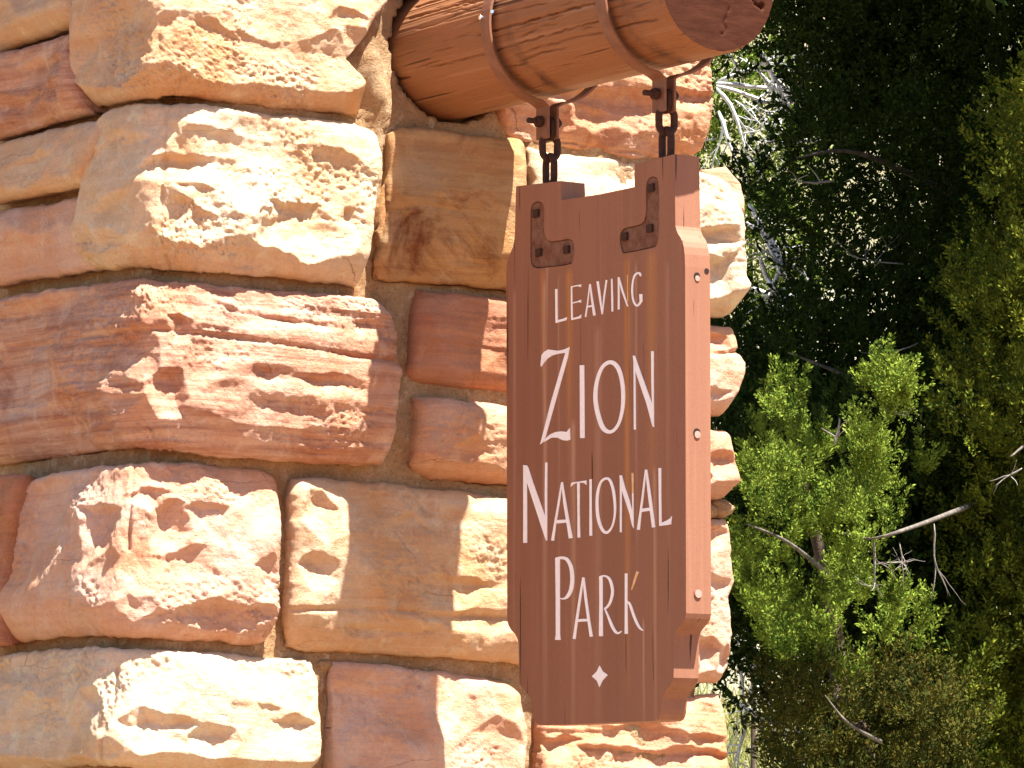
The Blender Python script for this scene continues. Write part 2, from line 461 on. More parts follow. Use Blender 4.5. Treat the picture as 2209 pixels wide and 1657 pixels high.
# ---- second course
st('cream2', T=[(205, 252), (232, 232), (272, 222), (343, 210), (428, 217), (662, 248), (779, 264), (834, 284)],
   R=[(836, 380), (812, 460), (804, 545)],
   B=[(165, 584), (218, 583), (234, 575), (350, 572), (506, 584), (662, 601), (797, 614)], L=[(191, 330), (183, 380), (172, 450), (163, 510)],
   p=.075, ax=338, seed=4, rho=.21, under=(.22, .055), upper=.035, rough=1.2, facets=.9,
   dents=[(665, 455, 120, 85, .075), (385, 445, 50, 44, .034), (440, 405, 44, 34, .028), (275, 300, 70, 36, .02), (255, 440, 50, 50, .022),
          (590, 320, 85, 30, .016), (500, 345, 60, 22, .018), (235, 520, 70, 50, .02), (420, 460, 28, 34, .02)],
   cracks=[([(338, 225), (335, 330), (333, 430), (330, 500), (335, 560)], .010, .006)])
st('tan', T=[(860, 285), (885, 272), (922, 267), (937, 272), (1008, 282), (1071, 292), (1147, 299)], R=[(1150, 400), (1146, 520)],
   B=[(835, 602), (907, 606), (1008, 614), (1090, 621), (1146, 628)], L=[(856, 320), (848, 400), (846, 455), (836, 510), (830, 560)],
   p=.075, seed=5, under=(.20, .04), upper=.02, rough=.55, facets=.5, rim=.02,
   cracks=[([(850, 455), (900, 440), (950, 448), (1000, 460)], .004, .004), ([(835, 575), (900, 562), (1000, 562), (1090, 572)], .004, .004)])
st('tan', T=[(848, 330), (858, 336)], R=[(846, 455), (836, 505)], B=[(819, 548), (828, 558)], L=[(820, 455), (812, 500)],
   p=.045, seed=6, under=(.1, .01), upper=.01, rough=.4, facets=0, rim=.012)
st('cream2', T=[(1158, 312), (1210, 326), (1266, 332), (1329, 339), (1391, 344), (1509, 364), (1554, 371), (1591, 388)],
   R=[(1599, 423), (1610, 464), (1611, 596), (1621, 612), (1616, 640)],
   B=[(1160, 640), (1400, 665), (1529, 681), (1583, 684), (1611, 668)], L=[(1156, 400), (1158, 520)],
   p=.06, seed=7, under=(.16, .045), upper=.045, rough=1.0, facets=.8, depth=.5,
   dents=[(1530, 500, 40, 26, .04), (1530, 570, 45, 55, .045), (1200, 420, 50, 40, .02)],
   cracks=[([(1500, 655), (1560, 653), (1575, 648)], .006, .004)])
st('orange', T=[(1532, 362), (1578, 357), (1586, 374), (1600, 392)], R=[(1612, 400), (1612, 440)], B=[(1540, 470), (1610, 470)], L=[(1535, 420)],
   p=.03, seed=8, under=(.2, .01), upper=.01, rough=.6, facets=.3, depth=.4, rim=.012)
# ---- third course: the long layered red block
st('red', T=[(-60, 655), (0, 640), (102, 621), (191, 607), (261, 598), (338, 597), (448, 605), (570, 621), (733, 633), (825, 643)],
   R=[(852, 680), (860, 715), (862, 804), (855, 927)],
   B=[(-60, 1008), (0, 997), (81, 987), (183, 972), (285, 962), (367, 967), (469, 982), (611, 990), (774, 1002), (848, 1000)], L=[(-62, 800)],
   p=.06, ax=312, seed=9, under=(.27, .05), upper=.03, rough=1.0, facets=.8, strata=1.0,
   dents=[(388, 690, 32, 24, .03), (570, 798, 50, 26, .035), (700, 822, 80, 26, .03), (356, 812, 34, 46, .035), (250, 730, 62, 36, .03),
          (270, 830, 44, 40, .02), (470, 840, 60, 40, .02), (190, 880, 60, 50, .02), (790, 700, 30, 16, .018), (610, 880, 150, 45, .02)],
   cracks=[([(0, 747), (100, 742), (190, 725), (300, 705), (400, 715), (520, 732), (680, 755), (760, 770), (860, 783)], .013, .0055),
           ([(470, 650), (520, 672), (600, 690), (700, 705)], .010, .006)])
st('red2', T=[(915, 620), (960, 628), (1091, 642), (1350, 662)], R=[(1352, 740), (1350, 800)],
   B=[(896, 820), (1000, 831), (1091, 840), (1348, 862)], L=[(899, 680), (897, 743), (891, 800)],
   p=.045, seed=10, under=(.22, .025), upper=.0, rough=.5, facets=.4, strata=.5, rim=.02)
st('pink', T=[(1362, 672), (1527, 696), (1579, 700), (1598, 705)], R=[(1603, 757), (1615, 782), (1615, 800), (1594, 850)],
   B=[(1360, 872), (1529, 891), (1574, 895), (1587, 888)], L=[(1358, 780)],
   p=.045, seed=11, under=(.2, .04), upper=.03, rough=1.0, facets=.8, depth=.5, strata=.3,
   dents=[(1550, 728, 28, 20, .03), (1545, 850, 26, 24, .02)],
   cracks=[([(1527, 762), (1560, 762), (1603, 757)], .014, .006)])
# ---- fourth course
st('orange', T=[(905, 852), (956, 857), (1091, 874), (1362, 898)], R=[(1364, 960), (1362, 1020)],
   B=[(925, 1020), (962, 1033), (1091, 1042), (1358, 1064)], L=[(909, 894), (905, 957), (904, 1000)],
   p=.045, seed=12, under=(.30, .055), upper=.01, rough=.8, facets=.7, strata=.4,
   dents=[(1010, 975, 40, 26, .02)])
st('orange', T=[(1376, 900), (1529, 921), (1587, 927)], R=[(1594, 941), (1592, 987), (1598, 1037), (1583, 1068)],
   B=[(1374, 1068), (1532, 1078), (1574, 1079)], L=[(1374, 980)],
   p=.045, seed=13, under=(.3, .04), upper=.03, rough=1.0, facets=.8, depth=.5,
   dents=[(1555, 985, 40, 24, .03), (1520, 1030, 30, 20, .02)])
# ---- fifth course
st('pink', T=[(36, 1032), (130, 1010), (219, 1000), (273, 992), (338, 991), (480, 1000), (591, 1012), (612, 1022)],
   R=[(620, 1040), (617, 1130), (606, 1208), (606, 1312), (602, 1365)],
   B=[(4, 1388), (104, 1375), (245, 1371), (416, 1380), (552, 1388), (595, 1385)], L=[(31, 1047), (5, 1110), (1, 1250)],
   p=.03, ax=250, seed=14, under=(.22, .045), upper=.04, rough=1.1, facets=.9,
   dents=[(215, 1100, 34, 42, .035), (365, 1120, 40, 48, .04), (325, 1060, 36, 24, .025), (460, 1325, 120, 44, .03), (592, 1230, 26, 42, .025),
          (430, 1100, 40, 30, .018), (380, 1205, 44, 36, .018), (225, 1200, 30, 40, .02), (280, 1310, 50, 60, .015)],
   cracks=[([(272, 1000), (266, 1100), (262, 1180)], .009, .005)])
st('cream', T=[(648, 1030), (729, 1031), (859, 1042), (963, 1055), (1091, 1073), (1342, 1096)], R=[(1345, 1200), (1343, 1330)],
   B=[(642, 1392), (668, 1402), (833, 1409), (989, 1419), (1118, 1429), (1340, 1445)], L=[(638, 1062), (636, 1208), (633, 1338)],
   p=.03, seed=15, under=(.20, .035), upper=.02, rough=.9, facets=.9,
   dents=[(690, 1080, 36, 50, .03), (680, 1220, 44, 34, .03), (800, 1355, 60, 24, .02), (1000, 1260, 90, 30, .025), (880, 1130, 80, 50, .02), (1060, 1330, 60, 20, .015)],
   cracks=[([(640, 1316), (790, 1312), (860, 1318), (1000, 1330), (1110, 1332)], .008, .005)])
st('pink', T=[(1356, 1098), (1530, 1117), (1585, 1119)], R=[(1591, 1174), (1587, 1201), (1598, 1252), (1585, 1288), (1584, 1339), (1585, 1412)],
   B=[(1352, 1455), (1503, 1470), (1562, 1473), (1578, 1464)], L=[(1354, 1260)],
   p=.025, seed=16, under=(.12, .03), upper=.03, rough=1.1, facets=.9, depth=.5,
   dents=[(1540, 1150, 45, 26, .03), (1530, 1400, 26, 46, .04), (1570, 1420, 16, 40, .03), (1560, 1255, 24, 14, .015)])
# ---- sixth course
st('cream2', T=[(-50, 1418), (0, 1407), (78, 1399), (182, 1394), (230, 1394), (291, 1396), (430, 1402), (573, 1416), (690, 1421)],
   R=[(696, 1470), (691, 1573), (687, 1635)], B=[(-50, 1672), (60, 1660), (156, 1652), (300, 1655), (500, 1668), (684, 1680)], L=[(-52, 1540)],
   p=.018, ax=228, seed=17, under=(.14, .04), upper=.035, rough=1.2, facets=1.0,
   dents=[(175, 1505, 36, 55, .03), (335, 1565, 70, 40, .04), (460, 1590, 44, 32, .03), (630, 1560, 46, 44, .035), (560, 1530, 60, 40, .015), (100, 1540, 60, 60, .02)],
   cracks=[([(230, 1440), (226, 1520), (210, 1600), (205, 1650)], .010, .006)])
st('pink', T=[(732, 1424), (895, 1440), (1015, 1453), (1108, 1468)], R=[(1136, 1500), (1142, 1572), (1132, 1640)],
   B=[(722, 1700), (900, 1712), (1128, 1726)], L=[(726, 1460), (722, 1600)],
   p=.018, seed=18, under=(.16, .04), upper=.04, rough=1.1, facets=1.0, dents=[(1060, 1580, 44, 50, .02), (800, 1500, 60, 40, .02)])
st('orange', T=[(1172, 1490), (1300, 1494), (1499, 1503), (1521, 1497), (1572, 1496)], R=[(1575, 1549), (1577, 1657)],
   B=[(1160, 1745), (1400, 1762), (1572, 1772)], L=[(1171, 1570), (1165, 1660)],
   p=.01, seed=19, under=(.16, .04), upper=.03, rough=1.1, facets=.9, strata=1.0, depth=.5,
   dents=[(1210, 1600, 44, 34, .03), (1380, 1570, 50, 26, .02), (1420, 1630, 80, 30, .03), (1530, 1590, 34, 16, .02)])
# ---- left-hand return face
lf = dict(left=True, rough=.8, facets=.8, res=.006, upper=.015)
st('cream', T=[(-60, -60), (60, -95), (148, -110)], R=[(150, 0)], B=[(-60, 118), (0, 100), (60, 80), (150, 52)], L=[(-60, 40)], p=.075, arris=-.985, seed=21, under=(.25, .03), **lf)
st('red', T=[(-60, 132), (0, 110), (80, 90), (150, 66)], R=[(152, 150), (158, 215)], B=[(-60, 305), (0, 288), (80, 265), (160, 243)], L=[(-60, 220)], p=.075, arris=-.985, seed=22, under=(.3, .04),
   dents=[(60, 150, 50, 40, .03), (110, 190, 30, 40, .03), (30, 230, 40, 30, .02)], **lf)
st('cream', T=[(-60, 318), (0, 302), (90, 277), (185, 256), (204, 254)], R=[(194, 310), (183, 360)], B=[(-60, 445), (0, 431), (78, 416), (168, 398)], L=[(-60, 380)], p=.075, arris=-.985, seed=23, under=(.25, .02),
   dents=[(60, 350, 60, 30, .015)], **lf)
st('pink', T=[(-60, 466), (0, 451), (90, 434), (168, 418)], R=[(162, 500), (163, 560)], B=[(-60, 622), (0, 607), (90, 595), (162, 581)], L=[(-60, 540)], p=.075, arris=-.985, seed=24, under=(.5, .03), **lf)
st('red2', T=[(-60, 1030), (0, 1020), (26, 1020)], R=[(24, 1050)], B=[(-60, 1400), (-20, 1394), (-6, 1392)], L=[(-60, 1200)], p=.03, arris=-1.05, seed=25, under=(.3, .02), **lf)

# ---- courses above and below the picture, and the hidden right-hand return
RX = .60
zlow = un((600, 1690), 1, 0)[2]; rr = random.Random(5)
def auto_course(z0, z1, p, s0, s1, xc, seed, mats, face='front', depth=.16):
    s = s0; k = 0
    while s < s1-.12:
        wdt = rr.uniform(.3, .6)
        e = min(s+wdt, s1)
        if s1-e < .18: e = s1
        kw = dict(under=(.22, .04), upper=.03, res=.012, seed=seed*10+k, coords='m', arris=xc, face=face, depth=depth)
        a, b = s+.012, e-.012
        make_stone('stone', pier, mats[k % len(mats)], [(a, z1), (b, z1)], [(b, (z0+z1)/2)], [(a, z0), (b, z0)], [(a, (z0+z1)/2)], p, **kw)
        s = e; k += 1
cs = [(zlow-.34, zlow-.035), (zlow-.68, zlow-.375), (zlow-1.08, zlow-.715), (zlow-1.46, zlow-1.115), (-.1, zlow-1.495)]
ms = ['pink', 'cream', 'red', 'cream2', 'orange', 'tan']
for i, (a, b) in enumerate(cs):
    rr.shuffle(ms); auto_course(a, b, .0, -1.15, 1.68, -1.08, 40+i, ms)
auto_course(3.60, 3.92, .08, -1.1, 1.58, -.985, 60, ['pink', 'cream', 'orange'])
auto_course(3.95, 4.25, .06, -1.1, 1.56, -.985, 61, ['red', 'cream2', 'pink'])
zs = [-.1, .3, .62, .95, 1.3, 1.62, 1.93, 2.25, 2.58, 2.9, 3.2, 3.55, 3.92, 4.25]
for i in range(len(zs)-1):
    rr.shuffle(ms); auto_course(zs[i]+.012, zs[i+1]-.012, -.03, .22, 1.5, 0.0, 70+i, ms, 'right')
    if zs[i] < 4: auto_course(zs[i]+.012, zs[i+1]-.012, .0, -1.9, -1.22, -1.03, 90+i, ms)

# ---- mortar body
def mortar():
    s = np.arange(-1.9, 1.530, .0095); z = np.arange(-.1, 4.26, .0095)
    S, Z = np.meshgrid(s, z, indexing='ij')
    p = np.interp(Z, [1.7, 2.2, 2.5, 2.58, 2.92, 3.0, 3.5, 4.2], [-.029, -.025, -.017, .004, .010, .020, .024, .005])
    xcz = np.interp(Z, [1.7, 2.05, 2.35, 2.8, 3.4], [-1.0, -.985, -.94, -.90, -.89])
    xr = np.interp(Z, [1.7, 2.06, 2.46, 2.9, 3.2, 3.5], [.50, .515, .535, .545, .475, .465])
    S = np.where(S > 1.0, 1.0+(S-1.0)*((xr-xcz)-1.0)/.527, S)
    h = .012*fbm(S*7, Z*7, 3, 4)+.004*fbm(S*40, Z*40, 5, 4, .6)+.004*fbm(S*90, Z*90, 6, 2)
    # flared bed of mortar round the beam
    X0 = xcz+S
    dx, dz = X0+.170, Z-3.474; r = np.hypot(dx, dz); th = np.arctan2(dz, dx)
    lip = .028+.062*sstep(-.1, .8, np.cos(th-radians(155)))
    rad = .235+.07*np.clip(np.cos(th-radians(150)), 0, 1)+.02*fbm(np.cos(th)*2, np.sin(th)*2, 4, 2)
    near = (1-sstep(.19, .42, r))*(S > .2); p = p*(1-near)
    h = h+(lip-.028)*.55*np.exp(-((r-.235)/.035)**2)*(S > .2)+.012*near
    h = np.where((r < .160), -.30, h)
    t = np.clip((S+.028)/.056, 0, 1)
    X, Y, nx, ny = base_frame(S, p, xcz, .19)
    V = np.stack([X+nx*h, Y+ny*h, Z], -1).reshape(-1, 3)
    F = grid_faces(len(s), len(z))
    # right return, top and back
    n0 = len(V); ids = np.arange(len(V)).reshape(len(s), len(z)); e = ids[-1]
    y2 = np.arange(.02, 1.55, .03); W = [V[e]]
    for yy in y2: 
        q = V[e].copy(); q[:, 1] = yy; q[:, 0] += .006*fbm(q[:, 1]*20+yy*30, q[:, 2]*20, 8, 3); W.append(q)
    W = np.concatenate(W); F = np.r_[F, grid_faces(len(y2)+1, len(z), n0)]
    V = np.r_[V, W]
    o = mesh_obj('mortar', V, F, M['mortar'], pier, smooth=True)
    return o
mortar()
mesh_obj('capstone', *join([box(-1.12, .72, -.16, 1.62, 4.26, 4.40)]), M['cream'], pier)
bevel(mesh_obj('core', *join([box(-.90, .50, .06, 1.45, -.1, 4.25)]), M['mortar'], pier))
# loose lump of mortar squeezed out between two blocks
for (a, b, p_, r_) in [((1548, 1097), 'mortar', .0, .030), ((1525, 1103), 'mortar', .01, .022), ((700, 1436), 'mortar', -.02, .018)]:
    c = un(a, 1, -p_+.01)
    n, m = 26, 18; U, Vv = np.meshgrid(np.linspace(0, 2*pi, n), np.linspace(0, pi, m), indexing='ij')
    d = r_*(1+.35*fbm(U*2+a[0], Vv*2, a[0], 4)*np.sin(Vv))
    mesh_obj('mortar_lump', np.stack([c[0]+1.3*d*np.cos(U)*np.sin(Vv), c[1]+d*np.sin(U)*np.sin(Vv), c[2]+.8*d*np.cos(Vv)], -1).reshape(-1, 3), grid_faces(n, m), M[b], pier, True)

# ------------------------------------------------------------------ log beam
LX, LZ, LR = -.170, 3.471, .149
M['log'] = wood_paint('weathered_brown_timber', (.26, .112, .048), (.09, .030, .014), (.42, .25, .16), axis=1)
def log_shade_and_cracks():
    m = M['log']; t = m.node_tree; b = t.nodes['Principled BSDF']; s = NT.__new__(NT); s.m = m; s.t = t; s.b = b
    s.co = t.nodes.new('ShaderNodeTexCoord').outputs['Object']
    old = b.inputs['Base Color'].links[0].from_socket
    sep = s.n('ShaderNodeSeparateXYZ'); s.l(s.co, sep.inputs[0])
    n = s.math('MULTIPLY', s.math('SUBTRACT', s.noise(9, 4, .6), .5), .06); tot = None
    for y0 in (-.398+.4-.075, -.838+.4-.065):  # soft shade beside each strap, painted into the timber colour
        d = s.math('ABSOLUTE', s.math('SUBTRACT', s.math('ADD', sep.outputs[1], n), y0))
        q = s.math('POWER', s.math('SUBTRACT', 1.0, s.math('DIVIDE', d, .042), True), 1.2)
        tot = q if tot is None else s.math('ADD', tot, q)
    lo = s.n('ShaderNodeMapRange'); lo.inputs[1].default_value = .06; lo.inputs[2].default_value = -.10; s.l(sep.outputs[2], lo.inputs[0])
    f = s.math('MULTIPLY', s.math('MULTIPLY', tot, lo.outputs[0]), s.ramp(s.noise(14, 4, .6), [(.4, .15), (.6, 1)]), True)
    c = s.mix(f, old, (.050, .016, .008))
    # long dark drying checks
    k = s.noise(1, 4, .55, .5, s.mapping((46, 1.7, 46), loc=(4, 7, 2)))
    c = s.mix(s.ramp(k, [(.33, .95), (.36, 0)]), c, (.06, .02, .01))
    s.l(c, b.inputs['Base Color'])
log_shade_and_cracks()
def log_end_mat():
    s = NT('painted_end_grain', .75, .2)
    sep = s.n('ShaderNodeSeparateXYZ'); s.l(s.co, sep.inputs[0])
    g = s.noise(1, 5, .65, .3, s.mapping((18, 10, 70), (0, radians(28), 0)))
    c = s.mix(s.ramp(g, [(.35, 0), (.7, 1)]), (.040, .013, .007), (.062, .021, .011))
    c = s.mix(s.ramp(s.noise(30, 5, .7), [(.58, 0), (.72, .6)]), c, (.020, .007, .004))
    s.b.inputs['Specular IOR Level'].default_value = .05
    return s.out(c, s.bump(g, .002, .7))
M['log_end'] = log_end_mat()
def make_log():
    root = empty('timber_beam', (LX, -.4, LZ), 'thick brown round timber beam jutting from the stone pier above the sign', 'wooden beam')
    nl = 190
    na = 560; A, Y = np.meshgrid(np.r_[np.linspace(0, radians(85), 50)[:-1], np.linspace(radians(85), radians(265), 461)[:-1], np.linspace(radians(265), 2*pi, 51)], np.linspace(.10, -1.032, nl), indexing='ij')
    ca, sa = np.cos(A), np.sin(A)
    r = LR*(1+.015*vnoise(ca*1.5+3, sa*1.5+Y*.8, 3))
    r = r+.0016*fbm(ca*14+sa*9, Y*2.0, 6, 3)
    r = r+.0008*fbm(ca*60, sa*60+Y*6, 8, 3)
    # drying checks along the grain
    rg = np.random.RandomState(4)
    lst = [(radians(158), -.05, -.36, .008), (radians(150), -.38, -1.0, .007), (radians(177), -.3, -.62, .005), (radians(190), -.34, -1.0, .010), (radians(205), -.1, -.9, .006),
           (radians(143), -.05, -.5, .014), (radians(138), -.3, -.7, .012), (radians(214), -.45, -1.0, .006), (radians(168), -.1, -.3, .006)]
    for k in range(60): 
        y0 = rg.uniform(-.05, -.9); lst.append((rg.uniform(radians(90), radians(260)), y0, y0-rg.uniform(.03, .16), rg.uniform(.002, .0060)))
    for (a0, y0, y1, dp) in lst:
        off = .03*vnoise(Y*9+a0*7, Y*0, int(a0*50))+.012*vnoise(Y*60, Y*0, int(a0*70))
        w_ = .0065+dp*.9
        lim = sstep(y1-.02, y1+.03, Y)*(1-sstep(y0-.03, y0+.02, Y))*(.55+.45*sstep(-.3, .2, vnoise(Y*30, Y*0, int(a0*31))))
        r = r-dp*np.exp(-((A-a0-off)/w_)**2)*lim
    # the end is sawn slightly round and tapers at the rim
    r = r-.004*sstep(-1.017, -1.032, Y)
    V = np.stack([LX+r*ca, Y, LZ+r*sa], -1)
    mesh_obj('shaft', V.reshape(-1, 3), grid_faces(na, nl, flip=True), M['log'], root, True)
    # end grain disc
    nr = 44; rim = V[:, -1]; k = np.linspace(1, 0, nr)[None, :, None]
    D = np.array([LX, -1.032, LZ])+(rim[:, None]-np.array([LX, -1.032, LZ]))*k
    x, z = D[..., 0]-LX, D[..., 2]-LZ
    D[..., 1] += -.001*fbm(x*40, z*12, 5, 4)
    for (x0, z0, x1, z1, dp) in [(.02, .02, .115, -.045, .014), (.0, .0, -.02, .13, .010), (0, 0, -.12, -.03, .006), (.05, .0, .01, -.11, .005)]:
        tt = np.clip(((x-x0)*(x1-x0)+(z-z0)*(z1-z0))/((x1-x0)**2+(z1-z0)**2), 0, 1)
        d = np.hypot(x-x0-tt*(x1-x0)+.005*vnoise(x*60, z*60, 3), z-z0-tt*(z1-z0)+.005*vnoise(x*60, z*60, 9))
        D[..., 1] += dp*np.exp(-(d/.0026)**2)
    mesh_obj('end_face', D.reshape(-1, 3), grid_faces(na, nr, flip=True), M['log_end'], root, True)
make_log()

# ------------------------------------------------------------------ straps and chains
def strap(yc, label):
    root = empty('hanging_strap', (LX, yc, 3.27), label, 'iron strap', 'iron straps round the beam')
    Rb = LR+.013; zc = LZ+LR+.004-Rb; path = []
    for a in np.radians(np.arange(-80, 261, 5)): path.append((LX+Rb*cos(a), zc+Rb*sin(a)))
    path = path[::-1]      # left bottom -> over the top -> right bottom
    g = .0125; zt = zc-Rb-.004
    lo = [(LX-g, zt-.074), (LX-g, zt-.004)]
    L_ = lo+path+[(2*LX-q[0], q[1]) for q in lo[::-1]]
    P = np.array(L_); T = np.gradient(P, axis=0); T /= np.linalg.norm(T, axis=1)[:, None]
    N = np.stack([-T[:, 1], T[:, 0]], -1); wd, th = .036, .006
    V = []; F = []
    for ii, ((x, z), (nx, nz)) in enumerate(zip(P, N)):
        wd = .046 if min(ii, len(P)-1-ii) < 3 else .037
        for sgn, yy in ((1, -1), (1, 1), (-1, 1), (-1, -1)):
            V.append((x+nx*th/2*sgn, yc+yy*wd/2, z+nz*th/2*sgn))
    for i in range(len(P)-1):
        for j in range(4): F.append((i*4+j, i*4+(j+1) % 4, i*4+4+(j+1) % 4, i*4+4+j))
    F.append((0, 3, 2, 1)); n = (len(P)-1)*4; F.append((n, n+1, n+2, n+3))
    bevel(mesh_obj('band', V, F, M['band'], root), .0012)
    zb = zt-.036
    bolt = mesh_obj('bolt', *join([cyl((LX-.052, yc, zb), (LX+.034, yc, zb), .0062, 10)]), M['darkiron'], root, False)
    bevel(mesh_obj('nut', *join([cyl((LX-g-.018, yc, zb), (LX-g-.004, yc, zb), .013, 6)]), M['darkiron'], root))
    bevel(mesh_obj('nut', *join([cyl((LX+g+.004, yc, zb), (LX+g+.016, yc, zb), .013, 6)]), M['darkiron'], root))
    # two bright screws holding the band to the side of the beam
    for a in (175, 152):
        r = radians(a); d = np.array((cos(r), 0, sin(r))); c = np.array((LX, yc+.012, zc))+d*(Rb+.002)
        bevel(mesh_obj('screw', *join([cyl(c, c+d*.007, .0055, 10)]), M['screw'], root))
    c = np.array((LX-Rb-.001, yc-wd/2-.006, zc+.02)); mesh_obj('screw', *join([cyl(c, c+np.array((-.009, -.012, 0)), .004, 8)]), M['screw'], root)
    return zb
YC = (-.398, -.838)
zb = strap(YC[0], 'brown iron strap clamped round the beam, the one nearer the stone pier')
strap(YC[1], 'brown iron strap clamped round the beam, the one nearer its sawn end')
def link_mesh(c, hgt, wdt, r, plane, tilt=0):
    P = []
    s = hgt/2-wdt/2; w2 = wdt/2-r
    for k in range(28):
        a = 2*pi*k/28; x = w2*cos(a); z = (w2*sin(a))+(s if sin(a) >= 0 else -s)
        P.append((x, z))
    V = []; F = []; kk = 10; n = len(P)
    Pc = np.array([(x, 0, z) if plane == 'x' else (0, x, z) for x, z in P])
    T = np.roll(Pc, -1, 0)-np.roll(Pc, 1, 0); T /= np.linalg.norm(T, axis=1)[:, None]
    nn = np.array((0, 1, 0) if plane == 'x' else (1, 0, 0), float)
    for i in range(n):
        b = np.cross(T[i], nn)
        for j in range(kk):
            a = 2*pi*j/kk; q = Pc[i]+(nn*cos(a)+b*sin(a))*r
            V.append((c[0]+q[0]*cos(tilt)-q[1]*sin(tilt), c[1]+q[0]*sin(tilt)+q[1]*cos(tilt), c[2]+q[2]))
    for i in range(n):
        for j in range(kk): F.append((i*kk+j, i*kk+(j+1) % kk, ((i+1) % n)*kk+(j+1) % kk, ((i+1) % n)*kk+j))
    return V, F
ZTOP = 3.120; LC = -.164
def chain(yc, label):
    root = empty('chain', (LX, yc, ZTOP), label, 'chain', 'short chains holding the sign')
    top = zb+.0135
    for (zt_, hg, wd_, pl, tl) in ((top, .054, .036, 'y', 0), (top-.034, .068, .052, 'x', radians(-10)), (top-.080, .082, .054, 'y', radians(-6))):
        mesh_obj('link', *link_mesh((LC, yc, zt_-hg/2), hg, wd_, .0080, pl, tl), M['darkiron'], root, True)
chain(YC[0], 'short rusty chain hanging from the strap nearer the pier, above the left bracket')
chain(YC[1], 'short rusty chain hanging from the strap near the beam end, above the right bracket')

# ------------------------------------------------------------------ the sign
XF, TH = -.196, .064
def uyz(q): r = un(q, 0, XF); return (r[1], r[2])
P_sign = [(1113, 402), (1209, 390.5), (1210, 432), (1290, 420), (1368.6, 403.5), (1368.6, 354), (1455, 332.5),
          (1457, 487), (1459, 495), (1463, 505), (1468, 512), (1472, 521), (1475, 532), (1477, 548), (1478, 575),
          (1480, 1323), (1478, 1334), (1472, 1344), (1465, 1352), (1459, 1360), (1455, 1370), (1454, 1390), (1453, 1462), (1450, 1472), (1445, 1481), (1438, 1488), (1432, 1497), (1428, 1508),
          (1427, 1530), (1425, 1542), (1421, 1551), (1414, 1555.5), (1168, 1565), (1159, 1563), (1154, 1556), (1151, 1545), (1149, 1532), (1146, 1513), (1142, 1502), (1135, 1493), (1128, 1486), (1122, 1477), (1119.5, 1464),
          (1118.5, 1390), (1116, 1378), (1111, 1368), (1103, 1360), (1097, 1350), (1094, 1338),
          (1092, 592), (1093, 570), (1096, 558), (1101, 545), (1106, 534), (1109, 522), (1110.5, 505)]
def zp(pts, ox, oy, s): return [(ox+x/s, oy+y/s) for x, y in pts]
BR1 = zp([(208, 900), (213, 640), (225, 590), (250, 560), (285, 550), (325, 560), (345, 590), (355, 640), (357, 700), (350, 780), (353, 860), (365, 920), (395, 955), (430, 966), (500, 957), (600, 938), (640, 950), (663, 990), (668, 1040), (668, 1100), (655, 1160), (635, 1195), (560, 1215), (380, 1235), (290, 1245), (240, 1230), (218, 1195), (210, 1120)], 1100, 320, 4.802)
BR2 = zp([(1408, 420), (1418, 345), (1440, 305), (1480, 290), (1520, 305), (1538, 350), (1545, 450), (1545, 750), (1540, 930), (1530, 985), (1505, 1020), (1440, 1038), (1340, 1060), (1230, 1082), (1170, 1090), (1152, 1050), (1138, 980), (1136, 925), (1148, 865), (1175, 832), (1240, 813), (1330, 795), (1375, 768), (1398, 725), (1408, 640)], 1100, 320, 4.802)
def shrink(P, d):
    P = np.array(P); n = len(P); out = []
    A = .5*sum(P[i][0]*P[(i+1) % n][1]-P[(i+1) % n][0]*P[i][1] for i in range(n)); sg = 1 if A > 0 else -1
    for i in range(n):
        t = P[(i+1) % n]-P[(i-1) % n]; t /= np.linalg.norm(t); nrm = np.array((-t[1], t[0]))*sg
        out.append(P[i]+nrm*d)
    return np.array(out)
def prism(P, x0, x1, holes=()):
    """yz polygon between x0 (front, towards camera) and x1"""
    loops = [list(P)]+[list(h) for h in holes]
    allp = [q for l in loops for q in l]
    tris = tessellate_polygon([[Vector((q[0], q[1], 0)) for q in l] for l in loops])
    V = [(x0, q[0], q[1]) for q in allp]; F = [tuple(t) for t in tris]
    n = len(allp); V += [(x1, q[0], q[1]) for q in allp[:len(P)]]
    tb = tessellate_polygon([[Vector((q[0], q[1], 0)) for q in loops[0]]])
    F += [tuple(n+i for i in t) for t in tb]
    k = len(P)
    for i in range(k): F.append((i, (i+1) % k, n+(i+1) % k, n+i))
    return V, F, len(loops[0])
sign = empty('hanging_sign', (XF+TH/2, -.61, 1.945), 'tall brown painted wooden sign board lettered in white, hanging by two chains', 'sign')
S_ = [uyz(q) for q in P_sign]
H1, H2 = [uyz(q) for q in BR1], [uyz(q) for q in BR2]
M['board'] = None
rusty, pale_ = (.46, .20, .05), (.42, .25, .17)
STR = []
def stx(px, z0p, z1p, wpx, col, amt):
    y, z0 = uyz((px, z0p)); z1 = uyz((px, z1p))[1]; wdm = wpx/2/560.
    STR.append((y-(-.61), wdm, z0-1.945, z1-1.945, col, amt))
stx(1352, 548, 1500, 15, rusty, 1.0); stx(1352, 548, 900, 5, (.22, .07, .02), .9); stx(1405, 535, 1100, 26, rusty, .62); stx(1228, 575, 960, 20, rusty, .75)
stx(1172, 575, 900, 16, rusty, .55); stx(1372, 560, 1250, 7, pale_, .7); stx(1175, 600, 1640, 13, (.44, .26, .17), .9); stx(1236, 900, 1640, 13, (.42, .25, .16), .9)
stx(1412, 1000, 1640, 9, (.44, .26, .16), .9); stx(1388, 1330, 1640, 6, (.44, .26, .16), .9); stx(1130, 560, 1500, 10, (.22, .09, .05), .5)
